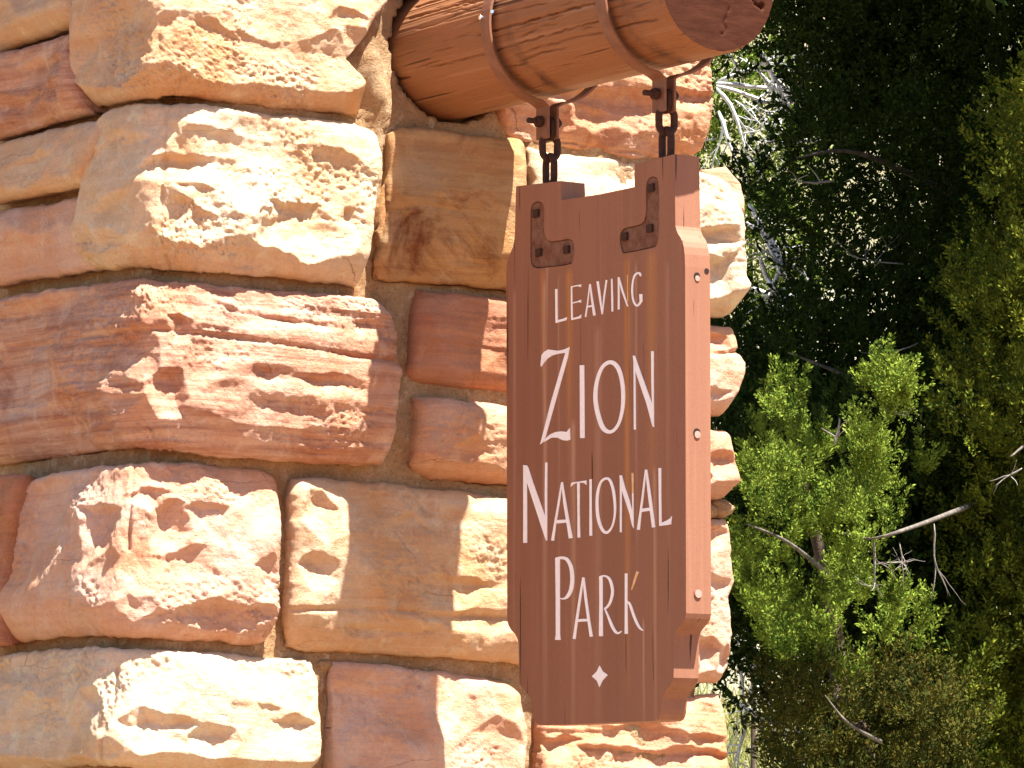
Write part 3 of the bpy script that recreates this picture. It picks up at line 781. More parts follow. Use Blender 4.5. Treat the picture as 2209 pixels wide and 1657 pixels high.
stx(1290, 700, 1640, 18, pale_, .5); stx(1110, 620, 1500, 9, pale_, .5); stx(1440, 560, 1500, 10, pale_, .35); stx(1330, 1250, 1640, 9, (.15, .06, .035), .35); stx(1180, 560, 700, 8, pale_, .7); stx(1205, 590, 1300, 5, pale_, .6)
M['board'] = wood_paint('brown_sign_paint', (.265, .120, .070), (.11, .040, .024), (.36, .19, .12), axis=2, streaks=STR)
def board():
    V, F, k = prism(S_, XF, XF+TH, (H1, H2))
    o0 = k
    for H in (H1, H2):                       # recesses cut for the iron brackets
        n = len(H); b = len(V); V += [(XF+.009, q[0], q[1]) for q in H]
        for i in range(n): F.append((o0+i, o0+(i+1) % n, b+(i+1) % n, b+i))
        for t in tessellate_polygon([[Vector((q[0], q[1], 0)) for q in H]]): F.append(tuple(b+i for i in t))
        o0 += n
    o = mesh_obj('board', V, F, M['board'], sign)
    import bmesh
    bm = bmesh.new(); bm.from_mesh(o.data); bmesh.ops.recalc_face_normals(bm, faces=bm.faces); bm.to_mesh(o.data); bm.free()
    bevel(o, .0022, 2)
board()
for BR, HH, bolts in ((BR1, H1, [(268, 675), (295, 1080), (585, 1050)]), (BR2, H2, [(1460, 410), (1447, 830), (1187, 915)])):
    Q = shrink(HH, .0022)
    # the plates sit a little to the pier side in their recess
    V, F, k = prism([(q[0]+.0015, q[1]+.0005) for q in Q], XF+.0035, XF+.009)
    b = mesh_obj('bracket', V, F, M['rust'], sign); bevel(b, .0012)
    for q in bolts:
        y, z = uyz(zp([q], 1100, 320, 4.802)[0])
        bb = mesh_obj('bolt_head', *box(XF-.003, XF+.0035, y-.0105, y+.0105, z-.0088, z+.0088), M['darkiron'], b); bevel(bb, .002)
# --- lettering, traced as strokes; each letter is one part
def stroke_poly(pts, smooth=False):
    P = smooth_line(pts, 6) if smooth else np.array(pts, float)
    xy = P[:, :2]; T = np.gradient(xy, axis=0); T /= np.linalg.norm(T, axis=1)[:, None]
    N = np.stack([-T[:, 1], T[:, 0]], -1)*P[:, 2:3]/2
    return [tuple(q) for q in np.r_[xy+N, (xy-N)[::-1]]]
def letter(o_, strokes, name='letter'):
    ox, oy, s = o_; V = []; F = []; worn = []
    for k, sk in enumerate(strokes):
        w_ = False
        if isinstance(sk, tuple) and sk[0] == 'worn': w_ = True; sk = sk[1]
        if isinstance(sk, dict): pts = stroke_poly(sk['s'], True)
        elif len(sk[0]) == 3: pts = stroke_poly(sk)
        else: pts = sk
        Q = [uyz(q) for q in zp(pts, ox, oy, s)]
        v, f, _ = prism(Q, XF-.0010-.00012*k, XF+.0005)
        if w_: worn.append((v, f))
        else: b = len(V); V += v; F += [tuple(i+b for i in q) for q in f]
    L = mesh_obj(name, V, F, M['letter'], sign)
    for v, f in worn: mesh_obj('worn_stroke', v, f, M['letter_worn'], L)
o1 = (1180, 570, 9.204)
letter(o1, [[(190, 493, 46), (192, 800, 42), (197, 1165, 44)], [(178, 1168), (390, 1112), (403, 1050), (345, 1078), (200, 1115)]])
letter(o1, [[(492, 450, 24), (495, 800, 30), (503, 1108, 34)], [(485, 452, 22), (600, 427, 22), (640, 425, 30), (682, 430, 56)], [(500, 775, 20), (620, 745, 24), (684, 735, 58)], [(498, 1110), (680, 1072), (686, 998), (640, 1038), (505, 1075)]])
letter(o1, [[(855, 395, 20), (810, 780, 22), (770, 1050, 28)], [(862, 395, 26), (900, 700, 36), (948, 1018, 52)], [(795, 850, 30), (930, 822, 32)]])
letter(o1, [[(1010, 340, 46), (1055, 650, 44), (1100, 995, 20)], [(1188, 312, 30), (1140, 650, 30), (1102, 995, 20)]])
letter(o1, [[(1290, 290, 28), (1300, 650, 34), (1303, 940, 32)]])
letter(o1, [[(1425, 258, 28), (1430, 600, 34), (1428, 900, 36)], [(1430, 258, 26), (1500, 520, 38), (1608, 840, 24)], ('worn', [(1604, 210, 14), (1606, 520, 14), (1610, 745, 16)])])
letter(o1, [{'s': [(1862, 240, 24), (1848, 190, 46), (1800, 180, 36), (1745, 225, 34), (1712, 330, 30), (1697, 480, 34), (1705, 650, 34), (1738, 770, 36), (1795, 825, 36), (1845, 780, 40), (1885, 715, 48)]}, [(1868, 595, 60), (1873, 725, 56)]])
o2 = (1150, 730, 6.904)
letter(o2, [[(125, 425), (115, 400), (130, 250), (170, 200), (230, 165), (300, 175), (380, 185), (470, 165), (548, 128), (520, 190), (480, 215), (380, 230), (290, 255), (220, 300), (160, 370)],
            [(550, 125), (520, 290), (180, 1500), (150, 1545), (108, 1580), (130, 1500), (270, 950), (485, 215), (512, 178)],
            [(160, 1545), (180, 1500), (260, 1430), (340, 1395), (430, 1385), (505, 1395), (552, 1335), (558, 1510), (500, 1525), (440, 1515), (370, 1480), (280, 1478), (200, 1525)]])
letter(o2, [[(732, 400, 66), (735, 900, 68), (738, 1485, 68)]])
def ring(o_, pts):
    c = smooth_line(pts, 6, True); xy = c[:, :2]
    T = np.roll(xy, -1, 0)-np.roll(xy, 1, 0); T /= np.linalg.norm(T, axis=1)[:, None]; N = np.stack([-T[:, 1], T[:, 0]], -1)*c[:, 2:3]/2
    ox, oy, s = o_; A_ = [uyz(q) for q in zp(xy+N, ox, oy, s)]; B_ = [uyz(q) for q in zp(xy-N, ox, oy, s)]; n = len(A_)
    V = [(XF-.001, *q) for q in A_]+[(XF-.001, *q) for q in B_]+[(XF+.0005, *q) for q in A_]+[(XF+.0005, *q) for q in B_]; F = []
    for i in range(n):
        j = (i+1) % n; F += [(i, j, n+j, n+i), (i, 2*n+i, 2*n+j, j), (n+i, n+j, 3*n+j, 3*n+i)]
    mesh_obj('letter', V, F, M['letter'], sign)
ring(o2, [(1155, 355, 60), (1262, 430, 64), (1325, 620, 58), (1346, 850, 58), (1330, 1080, 50), (1270, 1285, 42), (1165, 1392, 50), (1050, 1340, 68), (970, 1130, 66), (932, 890, 62), (955, 640, 54), (1035, 430, 50)])
letter(o2, [[(1512, 300, 26), (1515, 600, 26), (1520, 1358, 30)], [(1490, 256), (1522, 258), (1620, 540), (1780, 980), (1808, 1320), (1785, 1315), (1690, 960), (1630, 790), (1525, 480), (1508, 420)], [(1782, 190, 38), (1785, 700, 34), (1797, 1310, 18)]])
o3 = (1110, 980, 7.89)
letter(o3, [[(182, 195, 60), (185, 900, 64), (185, 1508, 66)], [(150, 185), (215, 190), (240, 230), (320, 480), (545, 1110), (560, 1470), (540, 1470), (440, 1170), (230, 520), (200, 420), (152, 220)], [(545, 140, 34), (540, 700, 40), (548, 1460, 24)]])
letter(o3, [[(810, 475, 24), (755, 830, 36), (700, 1150, 36), (652, 1470, 50)], [(815, 475, 26), (860, 830, 50), (910, 1130, 54), (962, 1430, 66)], [(705, 1150, 58), (900, 1137, 54)]])
letter(o3, [[(960, 555), (965, 500), (985, 480), (1100, 465), (1228, 445), (1228, 525), (1190, 490), (1130, 485), (1050, 490), (1000, 515)], [(1092, 480, 44), (1095, 1000, 36), (1100, 1418, 46)]])
letter(o3, [[(1300, 425, 42), (1300, 900, 38), (1302, 1388, 46)]])
o4 = (1270, 980, 7.89)
ring(o4, [(290, 415, 40), (362, 440, 44), (418, 590, 48), (445, 780, 44), (452, 960, 36), (430, 1140, 30), (380, 1270, 32), (302, 1335, 46), (225, 1265, 52), (165, 1080, 54), (146, 850, 50), (158, 650, 46), (208, 480, 36)])
letter(o4, [[(550, 365, 34), (552, 800, 30), (550, 1328, 30)], [(530, 360), (570, 360), (620, 550), (700, 780), (755, 1000), (768, 1260), (740, 1200), (700, 1010), (570, 620), (545, 520)], [(755, 660, 24), (762, 1240, 16)], ('worn', [(752, 318, 34), (755, 500, 30), (755, 655, 26)])])
letter(o4, [[(975, 262, 26), (925, 700, 32), (885, 1000, 36), (850, 1285, 50)], [(985, 262, 30), (1030, 620, 50), (1070, 930, 54), (1110, 1245, 56)], [(890, 957, 56), (1065, 932, 52)]])
letter(o4, [[(1215, 235, 46), (1218, 700, 40), (1225, 1215, 42)], [(1205, 1222), (1230, 1175), (1330, 1130), (1385, 1095), (1420, 1050), (1408, 1192), (1300, 1210)]])
o5 = (1180, 1180, 7.53)
letter(o5, [[(175, 180, 76), (180, 800, 68), (182, 1420, 68), (180, 1510, 92)], {'s': [(150, 188, 36), (260, 177, 46), (340, 215, 54), (400, 350, 60), (415, 530, 62), (395, 690, 62), (340, 800, 52), (270, 842, 26), (212, 832, 16)]}])
letter(o5, [[(592, 495, 28), (545, 800, 38), (490, 1170, 40), (445, 1495, 46)], [(598, 495, 30), (630, 800, 42), (680, 1170, 44), (725, 1458, 50)], [(500, 1195, 46), (675, 1187, 42)]])
letter(o5, [[(880, 480, 56), (882, 900, 54), (880, 1450, 64)], {'s': [(860, 487, 24), (940, 470, 26), (1010, 510, 40), (1050, 600, 46), (1068, 740, 44), (1030, 900, 40), (970, 985, 34), (932, 1000, 22)]}, {'s': [(945, 1005, 22), (1000, 1130, 34), (1060, 1280, 46), (1120, 1380, 42), (1170, 1400, 28), (1215, 1365, 12)]}])
letter(o5, [[(1290, 430, 42), (1290, 900, 42), (1292, 1412, 50)], {'s': [(1300, 890, 26), (1350, 930, 38), (1420, 1130, 42), (1500, 1300, 38), (1565, 1358, 14)]}, ('worn', [(1480, 400, 44), (1430, 540, 34), (1378, 695, 16)])])
letter((1080, 1300, 4.418), [[(945, 600), (975, 655), (1023, 690), (975, 740), (943, 805), (920, 745), (872, 703), (920, 655)]], 'diamond_mark')
# filled bolt holes on the outer edge
ye = uyz((1479, 900))[0]
for q, (r1, r2) in (((1503, 596), (.008, .006)), ((1524, 585), (.006, 0)), ((1503, 933), (.0085, .0075)), ((1505, 1281), (.009, .0085))):
    c = un(q, 1, ye); h_ = np.array((c[0], ye-.0012, c[2]))
    hp = mesh_obj('bolt_hole', *cyl(h_, h_+np.array((0, .004, 0)), r1, 20), M['hole'] if r2 < .008 else M['board'], sign)
    if r2:
        h2 = h_+np.array((.001, -.0010, -.0045 if r2 < .008 else 0)); mesh_obj('wooden_plug', *cyl(h2, h2+np.array((0, .004, 0)), r2, 20), M['plug'], hp)

# ------------------------------------------------------------------ ground and hillside
def ground_mat():
    s = NT('dry_red_ground', .97, .05)
    a = s.noise(.35, 6, .6); b = s.noise(6, 6, .7); c_ = s.noise(60, 4, .7)
    c = s.mix(s.ramp(a, [(.4, 0), (.6, 1)]), (.24, .22, .13), (.30, .28, .20))
    c = s.mix(s.ramp(b, [(.5, 0), (.68, .7)]), c, (.30, .26, .12))
    c = s.mix(s.ramp(c_, [(.36, .6), (.5, 0)]), c, (.16, .10, .06))
    return s.out(c, s.bump(c_, .02, .8, s.bump(b, .08, .8)))
M['ground'] = ground_mat()
hv = np.array([sin(HD), cos(HD)]); rv = np.array([cos(HD), -sin(HD)])
def hgt(x, y):
    D = (x-CC[0])*hv[0]+(y-CC[1])*hv[1]
    return .52*np.maximum(D-16.5, 0)-.52*np.maximum(D-90, 0)+.25*fbm(x*.25, y*.25, 3, 4)*sstep(13, 18, D)+.05*fbm(x*1.5, y*1.5, 8, 3)*sstep(11, 14, D)
def terrain():
    a = np.r_[np.arange(-400, -6, 22), np.arange(-6, 30, .35), np.arange(30, 420, 12)]; b = np.r_[np.arange(-400, -14, 22), np.arange(-14, 14, .35), np.arange(14, 420, 22)]
    A, B = np.meshgrid(a, b, indexing='ij')
    x = CC[0]+A*hv[0]+B*rv[0]; y = CC[1]+A*hv[1]+B*rv[1]
    V = np.stack([x, y, hgt(x, y)], -1).reshape(-1, 3)
    structure(mesh_obj('ground', V, grid_faces(len(a), len(b), flip=True), M['ground'], None, True))
terrain()

def road():
    s = NT('red_chip_road', .93, .1)
    a = s.noise(.8, 5, .6); b = s.noise(90, 4, .7)
    c = s.mix(s.ramp(a, [(.4, 0), (.6, 1)]), (.29, .130, .055), (.255, .112, .047))
    c = s.mix(s.ramp(b, [(.36, .5), (.5, 0)]), c, (.15, .09, .055))
    m = s.out(c, s.bump(b, .006, .8))
    q = [(-34, -40), (-34, 40), (9.0, 40), (9.0, -40)]
    V = [(CC[0]+A*hv[0]+B*rv[0], CC[1]+A*hv[1]+B*rv[1], z) for z in (-.12, .012) for A, B in q]
    structure(mesh_obj('road', V, [(4, 7, 6, 5), (0, 1, 5, 4), (1, 2, 6, 5), (2, 3, 7, 6), (3, 0, 4, 7)], m))
road()
# ------------------------------------------------------------------ vegetation
def leaf_mat(name, c1, c2, c3=None, tr=.12):
    s = NT(name, .8, .04)
    f = s.noise(7, 4, .6); f2 = s.noise(45, 3, .6)
    c = s.mix(s.ramp(f, [(.42, 0), (.58, 1)]), c1, c2)
    c = s.mix(s.ramp(f2, [(.5, 0), (.68, .7)]), c, c3 or tuple(q*1.5 for q in c1))
    s.l(c, s.b.inputs['Base Color'])
    t = s.n('ShaderNodeBsdfTranslucent'); s.l(c, t.inputs[0]); mx = s.n('ShaderNodeMixShader'); mx.inputs[0].default_value = tr
    o = s.t.nodes['Material Output']; s.l(s.b.outputs[0], mx.inputs[1]); s.l(t.outputs[0], mx.inputs[2]); s.l(mx.outputs[0], o.inputs[0])
    return s.m
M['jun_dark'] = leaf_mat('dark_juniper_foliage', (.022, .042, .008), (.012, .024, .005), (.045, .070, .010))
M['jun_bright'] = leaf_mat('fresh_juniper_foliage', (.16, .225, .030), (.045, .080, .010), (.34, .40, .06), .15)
M['jun_olive'] = leaf_mat('olive_juniper_foliage', (.10, .125, .014), (.028, .046, .007), (.24, .24, .022))
M['jun_rust'] = leaf_mat('rusty_juniper_foliage', (.060, .065, .011), (.022, .032, .007), (.15, .10, .018))
M['grass'] = leaf_mat('dry_grass_blades', (.34, .33, .10), (.22, .25, .07), (.50, .42, .20), .3)
M['bark'] = plain('reddish_juniper_bark', (.075, .042, .030), .9, 0, .5, 25, .004, (.11, .08, .06))
M['bleached'] = plain('bleached_dead_wood', (.30, .27, .24), .85, 0, .35, 22, .003)
M['white_wood'] = plain('sun_bleached_twigs', (.74, .73, .73), .8, 0, .3, 22, .003)
M['greybark'] = plain('grey_juniper_bark', (.17, .145, .12), .9, 0, .6, 30, .004)

RG = np.random.RandomState(11)
def sprigs(C, Rr, n_per, size, up=.6, lobes=7):
    """leaf sprays scattered in clumps: C centres, Rr radii -> vertices, quads (thin kite-shaped scale sprays)"""
    C = np.repeat(C, n_per, 0); R = np.repeat(Rr, n_per)
    d = RG.normal(size=C.shape); d /= np.linalg.norm(d, axis=1)[:, None]
    rad = RG.uniform(.25, 1, len(C))**.5
    P = C+d*(R*rad)[:, None]*np.array([1, 1, 1.15])
    ax = d*.8+np.array([0, 0, up])+RG.normal(size=C.shape)*.35; ax /= np.linalg.norm(ax, axis=1)[:, None]
    P = np.repeat(P, lobes, 0); A = np.repeat(ax, lobes, 0); sz = np.repeat(size*RG.uniform(.6, 1.3, len(C)), lobes)
    k = np.tile(np.linspace(0, 1, lobes), len(C))
    dd = A+RG.normal(size=A.shape)*.50; dd /= np.linalg.norm(dd, axis=1)[:, None]
    b = P+A*(k*sz*1.6)[:, None]; L = sz*RG.uniform(.6, 1.1, len(sz))
    sd = np.cross(dd, RG.normal(size=A.shape)); sd /= np.linalg.norm(sd, axis=1)[:, None]
    w_ = (sz*.19)[:, None]*sd
    V = np.stack([b, b+dd*(L*.55)[:, None]+w_, b+dd*L[:, None], b+dd*(L*.5)[:, None]-w_], 1).reshape(-1, 3)
    return V, np.arange(len(V)).reshape(-1, 4)

def fingers(C, R, nf, L, rad, nl, size, up=.9):
    """upright finger-like sprays of scale leaves, several to a clump"""
    C = np.repeat(C, nf, 0); R = np.repeat(R, nf); n = len(C)
    d = RG.normal(size=C.shape); d /= np.linalg.norm(d, axis=1)[:, None]
    base = C+d*(R*RG.uniform(.1, 1, n)**.5)[:, None]
    ax = d*.7+np.array([0, 0, up])+RG.normal(size=C.shape)*.25; ax /= np.linalg.norm(ax, axis=1)[:, None]
    Lf = L*RG.uniform(.5, 1.25, n)
    e1 = np.cross(ax, RG.normal(size=C.shape)); e1 /= np.linalg.norm(e1, axis=1)[:, None]; e2 = np.cross(ax, e1)
    base, ax, e1, e2, Lf = [np.repeat(q, nl, 0) for q in (base, ax, e1, e2, Lf)]
    m = len(base); t = RG.uniform(0, 1, m); th = RG.uniform(0, 2*pi, m)
    o = e1*np.cos(th)[:, None]+e2*np.sin(th)[:, None]
    rr_ = rad*(1-.75*t)*RG.uniform(0, 1, m)
    b = base+ax*(t*Lf)[:, None]+o*rr_[:, None]+RG.normal(size=b_shape(m))*rad*.12
    dd = ax*.9+o*.75+RG.normal(size=b_shape(m))*.3; dd /= np.linalg.norm(dd, axis=1)[:, None]
    sz = size*RG.uniform(.7, 1.4, m)
    sd = np.cross(dd, RG.normal(size=b_shape(m))); sd /= np.linalg.norm(sd, axis=1)[:, None]; w_ = sd*(sz*.24)[:, None]
    V = np.stack([b, b+dd*(sz*.55)[:, None]+w_, b+dd*sz[:, None], b+dd*(sz*.5)[:, None]-w_], 1).reshape(-1, 3)
    return V, np.arange(len(V)).reshape(-1, 4)
def b_shape(m): return (m, 3)

def in_poly(x, y, P):
    ins = np.zeros(x.shape, bool); n = len(P)
    for i in range(n):
        (x0, y0), (x1, y1) = P[i], P[(i+1) % n]
        c = ((y0 > y) != (y1 > y)) & (x < (x1-x0)*(y-y0)/(y1-y0+1e-9)+x0); ins ^= c
    return ins
def clumps(poly, n, D0, D1, r0, r1, holes=()):
    P = np.array(poly, float); out = []
    while len(out) < n:
        x = RG.uniform(P[:, 0].min(), P[:, 0].max(), n*3); y = RG.uniform(P[:, 1].min(), P[:, 1].max(), n*3)
        ok = in_poly(x, y, poly)
        for h in holes: ok &= ~in_poly(x, y, h)
        for a, b in zip(x[ok], y[ok]): out.append(at(a, b, RG.uniform(D0, D1)))
    return np.array(out[:n]), RG.uniform(r0, r1, n)

def branch(p, d, L, r, depth, out, bend=.35, up=0., rng=RG, nk=3):
    n = 7; P = [np.array(p, float)]; dd = np.array(d, float)
    for i in range(n):
        dd = dd+rng.normal(size=3)*bend*.35+np.array([0, 0, up*.1]); dd /= np.linalg.norm(dd); P.append(P[-1]+dd*L/n)
    Rr = np.linspace(r, r*.3, n+1); Rr[0] *= .45; Rr[1] *= .9; out.append(tube_arrays(P, Rr, 6 if r > .006 else 4))
    if depth > 0:
        for k in range(nk+rng.randint(2)):
            i = rng.randint(2, n+1); nd = dd+rng.normal(size=3)*.75; nd /= np.linalg.norm(nd)
            branch(P[i], nd, L*rng.uniform(.4, .7), r*.5, depth-1, out, bend, up, rng, nk)

def tree(name, label, foliage_sets, fmat, trunk_pts, trunk_r, limbs, dead=(), group=None):
    base = trunk_pts[0]
    root = empty(name, base, label, 'tree', group)
    Vs = []; Fs = []; o = 0
    for fs in foliage_sets:
        v, f = sprigs(*fs) if len(fs) == 5 else fingers(*fs); Vs.append(v); Fs.append(f+o); o += len(v)
    mesh_obj('crown', np.concatenate(Vs), np.concatenate(Fs), fmat, root)
    parts = [tube_arrays(smooth_line(trunk_pts, 6), np.linspace(trunk_r, trunk_r*.4, (len(trunk_pts)-1)*6+1), 10)]
    mesh_obj('trunk', *join(parts), M['bark'], root, True)
    for (pts, r) in limbs:
        P = smooth_line(pts, 6); mesh_obj('limb', *join([tube_arrays(P, np.linspace(r, r*.18, len(P)), 7)]), M['greybark'], root, True)
    for (p, d, L, r, dep) in dead:
        out = []; branch(p, d, L, r, dep, out); mesh_obj('dead_branch', *join(out), M['bleached'], root, True)
    return root
def gz(p): return np.array([p[0], p[1], hgt(np.array(p[0]), np.array(p[1]))-.05])

# the big dark juniper
polyT1 = [(1560, -300), (1560, 120), (1700, 330), (1540, 330), (1500, 420), (1500, 1150), (1560, 1420), (2000, 1480), (2300, 1500), (2400, -300)]
holes = [[(1680, 70), (1780, 40), (1790, 190), (1690, 210)], [(1790, 95), (1850, 130), (1970, 240), (1950, 270), (1850, 180), (1790, 150)], [(1540, 120), (1640, 110), (1740, 180), (1740, 330), (1540, 340)],
         [(1600, 390), (1700, 390), (1710, 500), (1600, 500)], [(1600, 520), (1755, 500), (1765, 670), (1600, 690)], [(1600, 830), (1670, 820), (1690, 900), (1600, 920)]]
C1, R1 = clumps(polyT1, 400, 16.2, 17.6, .09, .17, holes)
C1f, R1f = clumps([(1560, -300), (1560, 60), (1780, 80), (1780, 330), (1600, 340), (1500, 420), (1760, 480), (1770, 690), (1500, 720), (1500, 1150), (1560, 1420), (2000, 1480), (2300, 1500), (2400, -300)], 300, 17.3, 18.2, .12, .2, [[(1700, 540), (1750, 540), (1750, 640), (1700, 640)]])
C1b, R1b = clumps([(1640, -2400), (1500, -300), (2500, -300), (2600, -2400)], 120, 14.2, 17.5, .2, .34)
C1c, R1c = clumps([(2380, -300), (2380, 1900), (3000, 1900), (3000, -300)], 60, 15.5, 17.5, .22, .32)
C1d, R1d = clumps([(1900, 1350), (1900, 1800), (2400, 1800), (2400, 1350)], 60, 16.2, 17.4, .10, .18)
C2d, R2d = clumps([(1560, 900), (1700, 850), (2050, 950), (2080, 1500), (1570, 1450)], 75, 15.0, 15.6, .10, .16)
tb = gz(at(2080, 1700, 18.2))
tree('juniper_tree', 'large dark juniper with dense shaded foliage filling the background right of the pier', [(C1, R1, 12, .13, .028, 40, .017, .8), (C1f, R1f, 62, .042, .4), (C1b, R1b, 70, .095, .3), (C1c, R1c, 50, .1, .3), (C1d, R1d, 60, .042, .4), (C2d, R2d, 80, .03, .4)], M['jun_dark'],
     [tb, at(2075, 1450, 18.4), at(2040, 900, 18.6), at(2080, 300, 18.6), at(2060, -500, 18)], .12,
     [([at(2075, 1480, 16.9), at(2040, 1430, 16.4), at(2160, 1395, 15.6), at(2230, 1400, 15.3)], .035), ([at(2040, 900, 17), at(1850, 820, 16.3), at(1700, 760, 16.2)], .014), ([at(2060, 420, 17), at(1850, 330, 16.4), at(1720, 340, 16.2)], .014)],
     [(at(1950, 570, 16.2), -CR+CU*.1, .22, .003, 2), (at(1980, 740, 16.1), -CR-CU*.3, .2, .003, 1), (at(1800, 390, 16.1), -CR-CU*.1, .16, .006, 1)])
# the small bright juniper in front of it
pb = [(1600, 1010), (1650, 900), (1695, 835), (1735, 870), (1765, 980), (1800, 940), (1880, 925), (1930, 960), (1955, 1090), (1990, 1000), (2040, 1070), (2050, 1110), (1960, 1130), (2010, 1260), (1990, 1420), (1850, 1480), (1690, 1460), (1610, 1400), (1580, 1200)]
hb = [[(1900, 1120), (2030, 1110), (2040, 1290), (1890, 1300)], [(1640, 1150), (1700, 1140), (1700, 1200), (1650, 1210)], [(1760, 1180), (1860, 1190), (1850, 1240), (1770, 1230)], [(1780, 1330), (1850, 1310), (1870, 1380), (1790, 1390)], [(1905, 850), (1960, 890), (1950, 940), (1890, 930)], [(1770, 930), (1830, 900), (1830, 990), (1780, 1000)]]
C2, R2 = clumps(pb, 84, 13.5, 14.9, .015, .055, hb)
C2b, R2b = clumps([(1875, 860), (1905, 790), (1950, 840), (1945, 890), (1880, 890)], 8, 13.7, 13.9, .03, .05)
tb = gz(at(1800, 1900, 14.2))
tree('juniper_tree', 'small bright green juniper in full sun low beside the pier edge', [(C2, R2, 13, .10, .017, 60, .0115, 1.25), (C2b, R2b, 16, .08, .017, 50, .011, 1.1)], M['jun_bright'],
     [tb, at(1810, 1600, 14.5), at(1790, 1300, 14.6), at(1720, 1000, 14.6)], .035,
     [([at(2120, 1080, 15.3), at(2055, 1105, 14.5), at(1960, 1140, 13.55), at(1880, 1162, 13.5), at(1820, 1150, 13.6)], .010), ([at(1800, 1250, 14.1), at(1700, 1170, 13.6), at(1610, 1130, 13.6)], .009)],
     [(at(1885, 1165, 13.5), -CU+CR*.1, .17, .005, 2), (at(2015, 1130, 13.6), -CU+CR*.15, .22, .0035, 1), (at(1940, 1170, 13.5), -CU*.8+CR*.4, .14, .0026, 2), (at(1800, 960, 13.7), CU+CR*.1, .08, .006, 1), (at(1900, 880, 13.9), CR-CU*.6, .08, .003, 1)])
# the olive column at the right edge
po = [(2140, 480), (2165, 250), (2400, 200), (2400, 1750), (1990, 1750), (2030, 1500), (2110, 1400), (2080, 1200), (2020, 1060), (2030, 850), (2080, 700)]
C3, R3 = clumps(po, 200, 14.6, 15.4, .07, .13)
C3b, R3b = clumps([(2380, 1900), (2380, -600), (2900, -400), (2900, 1900)], 50, 14.6, 15.6, .18, .28)
tb = gz(at(2300, 1900, 15.1))
tree('juniper_tree', 'olive green juniper, half sunlit, standing at the right edge of the photo', [(C3, R3, 14, .11, .023, 50, .0145, .9), (C3b, R3b, 80, .07, .5)], M['jun_olive'],
     [tb, at(2300, 1500, 15.2), at(2290, 900, 15.2), at(2260, 200, 15.2)], .09,
     [([at(2290, 1100, 15.1), at(2240, 960, 14.7), at(2180, 985, 14.5)], .012)], [(at(2205, 1010, 14.5), -CR*.4-CU*.5, .10, .004, 1)])
# low olive shrub along the bottom
C4, R4 = clumps([(1660, 1500), (1700, 1440), (2080, 1440), (2100, 1800), (1700, 1800)], 80, 14.0, 14.8, .06, .11, [[(1880, 1540), (1960, 1540), (1960, 1657), (1880, 1657)]])
tb = gz(at(1900, 2000, 14.4))
tree('juniper_shrub', 'low olive and rust coloured juniper scrub under the bright juniper', [(C4, R4, 14, .09, .02, 46, .0135, .8)], M['jun_rust'],
     [tb, at(1880, 1750, 14.4), at(1850, 1560, 14.4)], .035, [([at(1900, 1600, 14.0), at(1830, 1560, 13.9), at(1780, 1500, 13.95)], .007)],
     [])
# bleached dead shrubs in the gaps
def dead_shrub(label, items, basep):
    root = empty('dead_shrub', gz(basep), label, 'dead shrub', 'bleached dead shrubs behind the pier')
    for (a, b, L, r, dep, dx, dy) in items:
        out = []; d = CR*dx+CU*dy+CD*RG.uniform(-.3, .3); branch(at(a, b, RG.uniform(17.9, 18.8)), d/np.linalg.norm(d), L, r, dep, out, .28)
        mesh_obj('branch', *join(out), M['white_wood'], root, True)
dead_shrub('spiky bleached dead shrub in the gap under the beam end', [(1545, 180, .32, .012, 2, 1, -.1), (1545, 185, .30, .010, 2, 1, -.35), (1548, 175, .30, .009, 2, .9, .25), (1545, 190, .30, .010, 2, .8, -.8), (1640, 110, .28, .016, 2, .5, -.8),
            (1660, 160, .26, .014, 2, .7, -.7), (1620, 220, .25, .008, 2, 1, .1), (1700, 190, .2, .010, 2, -.2, -1), (1550, 240, .3, .010, 2, .4, -1), (1720, 90, .3, .012, 2, .2, -1), (1850, 150, .3, .012, 2, .6, -.7)], at(1600, 400, 18.3))
dead_shrub('bleached dead shrub tangled beside the pale top blocks of the pier', [(1615, 440, .25, .012, 2, .5, -.8), (1640, 560, .26, .014, 2, .3, -1), (1660, 520, .25, .014, 2, .4, -.8), (1620, 620, .28, .012, 2, .8, -.2), (1700, 560, .22, .012, 2, -.4, -.8), (1650, 640, .22, .01, 2, 1, .2),
            (1610, 480, .3, .011, 2, .7, -.6), (1690, 600, .2, .012, 2, -.2, 1), (1620, 880, .2, .010, 1, .4, -1)], at(1650, 700, 18.3))
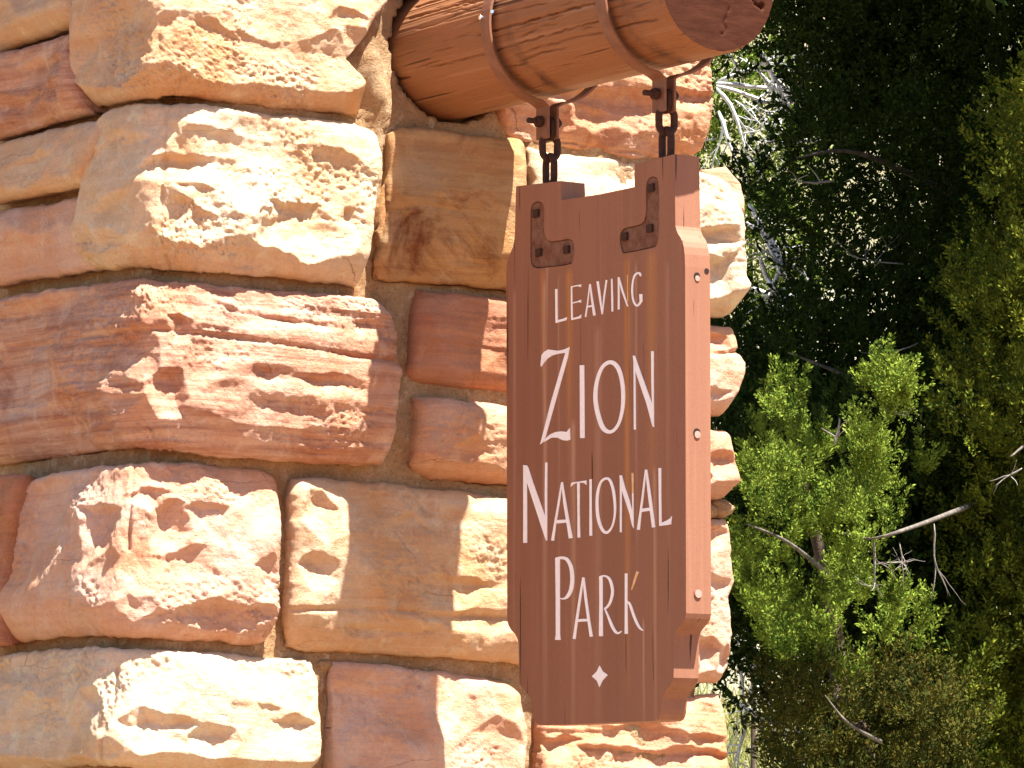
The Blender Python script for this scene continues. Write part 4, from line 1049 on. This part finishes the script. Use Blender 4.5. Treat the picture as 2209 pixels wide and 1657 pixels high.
dead_shrub('bleached dead shrub in pale grass at the foot of the pier edge', [(1565, 1340, .42, .012, 1, .35, -1), (1600, 1400, .48, .012, 1, .55, -1), (1575, 1510, .36, .012, 1, 1, -.6), (1655, 1480, .3, .010, 1, .3, -1), (1612, 1560, .2, .009, 1, -.25, -1), (1620, 1480, .25, .006, 1, .05, -1), (1660, 1620, .2, .01, 1, -.2, 1)], at(1600, 1700, 18.3))
C6, R6 = clumps([(1500, 60), (1660, 60), (1760, 200), (1760, 360), (1500, 360)], 46, 19.2, 19.8, .06, .12)
C6b, R6b = clumps([(1560, 380), (1760, 380), (1780, 720), (1560, 720)], 40, 19.2, 19.9, .06, .12)
tree('desert_shrub', 'sparse yellow green shrub on the slope, seen through the gap beside the beam end', [(C6, R6, 10, .11, .03, 34, .019, .8), (C6b, R6b, 10, .11, .03, 34, .019, .8)], M['jun_bright'],
     [gz(at(1620, 1100, 19.6)), at(1625, 800, 19.7), at(1610, 300, 19.7)], .012, [], [])
dead_shrub('fine silvery dead shrub higher in the gap under the beam', [(1545+20*k, 300-14*(k % 5)*3, .26, .006, 2, RG.uniform(-1, 1), RG.uniform(-.6, .9)) for k in range(12)], at(1580, 500, 18.4))
# dry grass on the slope
def grass():
    n = 26000
    a = RG.uniform(16, 40, n)**1.0; b = RG.uniform(-2.5, 3.5, n)+(a-10)*.05
    a2 = RG.uniform(16.5, 21, n); b2 = RG.uniform(.4, 2.6, n)
    A = np.r_[a, a2]; B = np.r_[b, b2]
    x = CC[0]+A*hv[0]+B*rv[0]; y = CC[1]+A*hv[1]+B*rv[1]; z = hgt(x, y)
    P = np.stack([x, y, z], -1); H = RG.uniform(.06, .22, len(A)); t = RG.normal(size=(len(A), 3))*.45; t[:, 2] = 1; t /= np.linalg.norm(t, axis=1)[:, None]
    sd = RG.normal(size=(len(A), 3)); sd[:, 2] = 0; sd *= .0035/np.linalg.norm(sd, axis=1)[:, None]
    V = np.stack([P-sd, P+sd, P+t*H[:, None]+sd*.3, P+t*H[:, None]-sd*.3], 1).reshape(-1, 3)
    o = mesh_obj('grass', V, np.arange(len(V)).reshape(-1, 4), M['grass']); o['kind'] = 'stuff'
    tag(o, 'dry yellow green grass on the slope behind the junipers', 'grass')
grass()
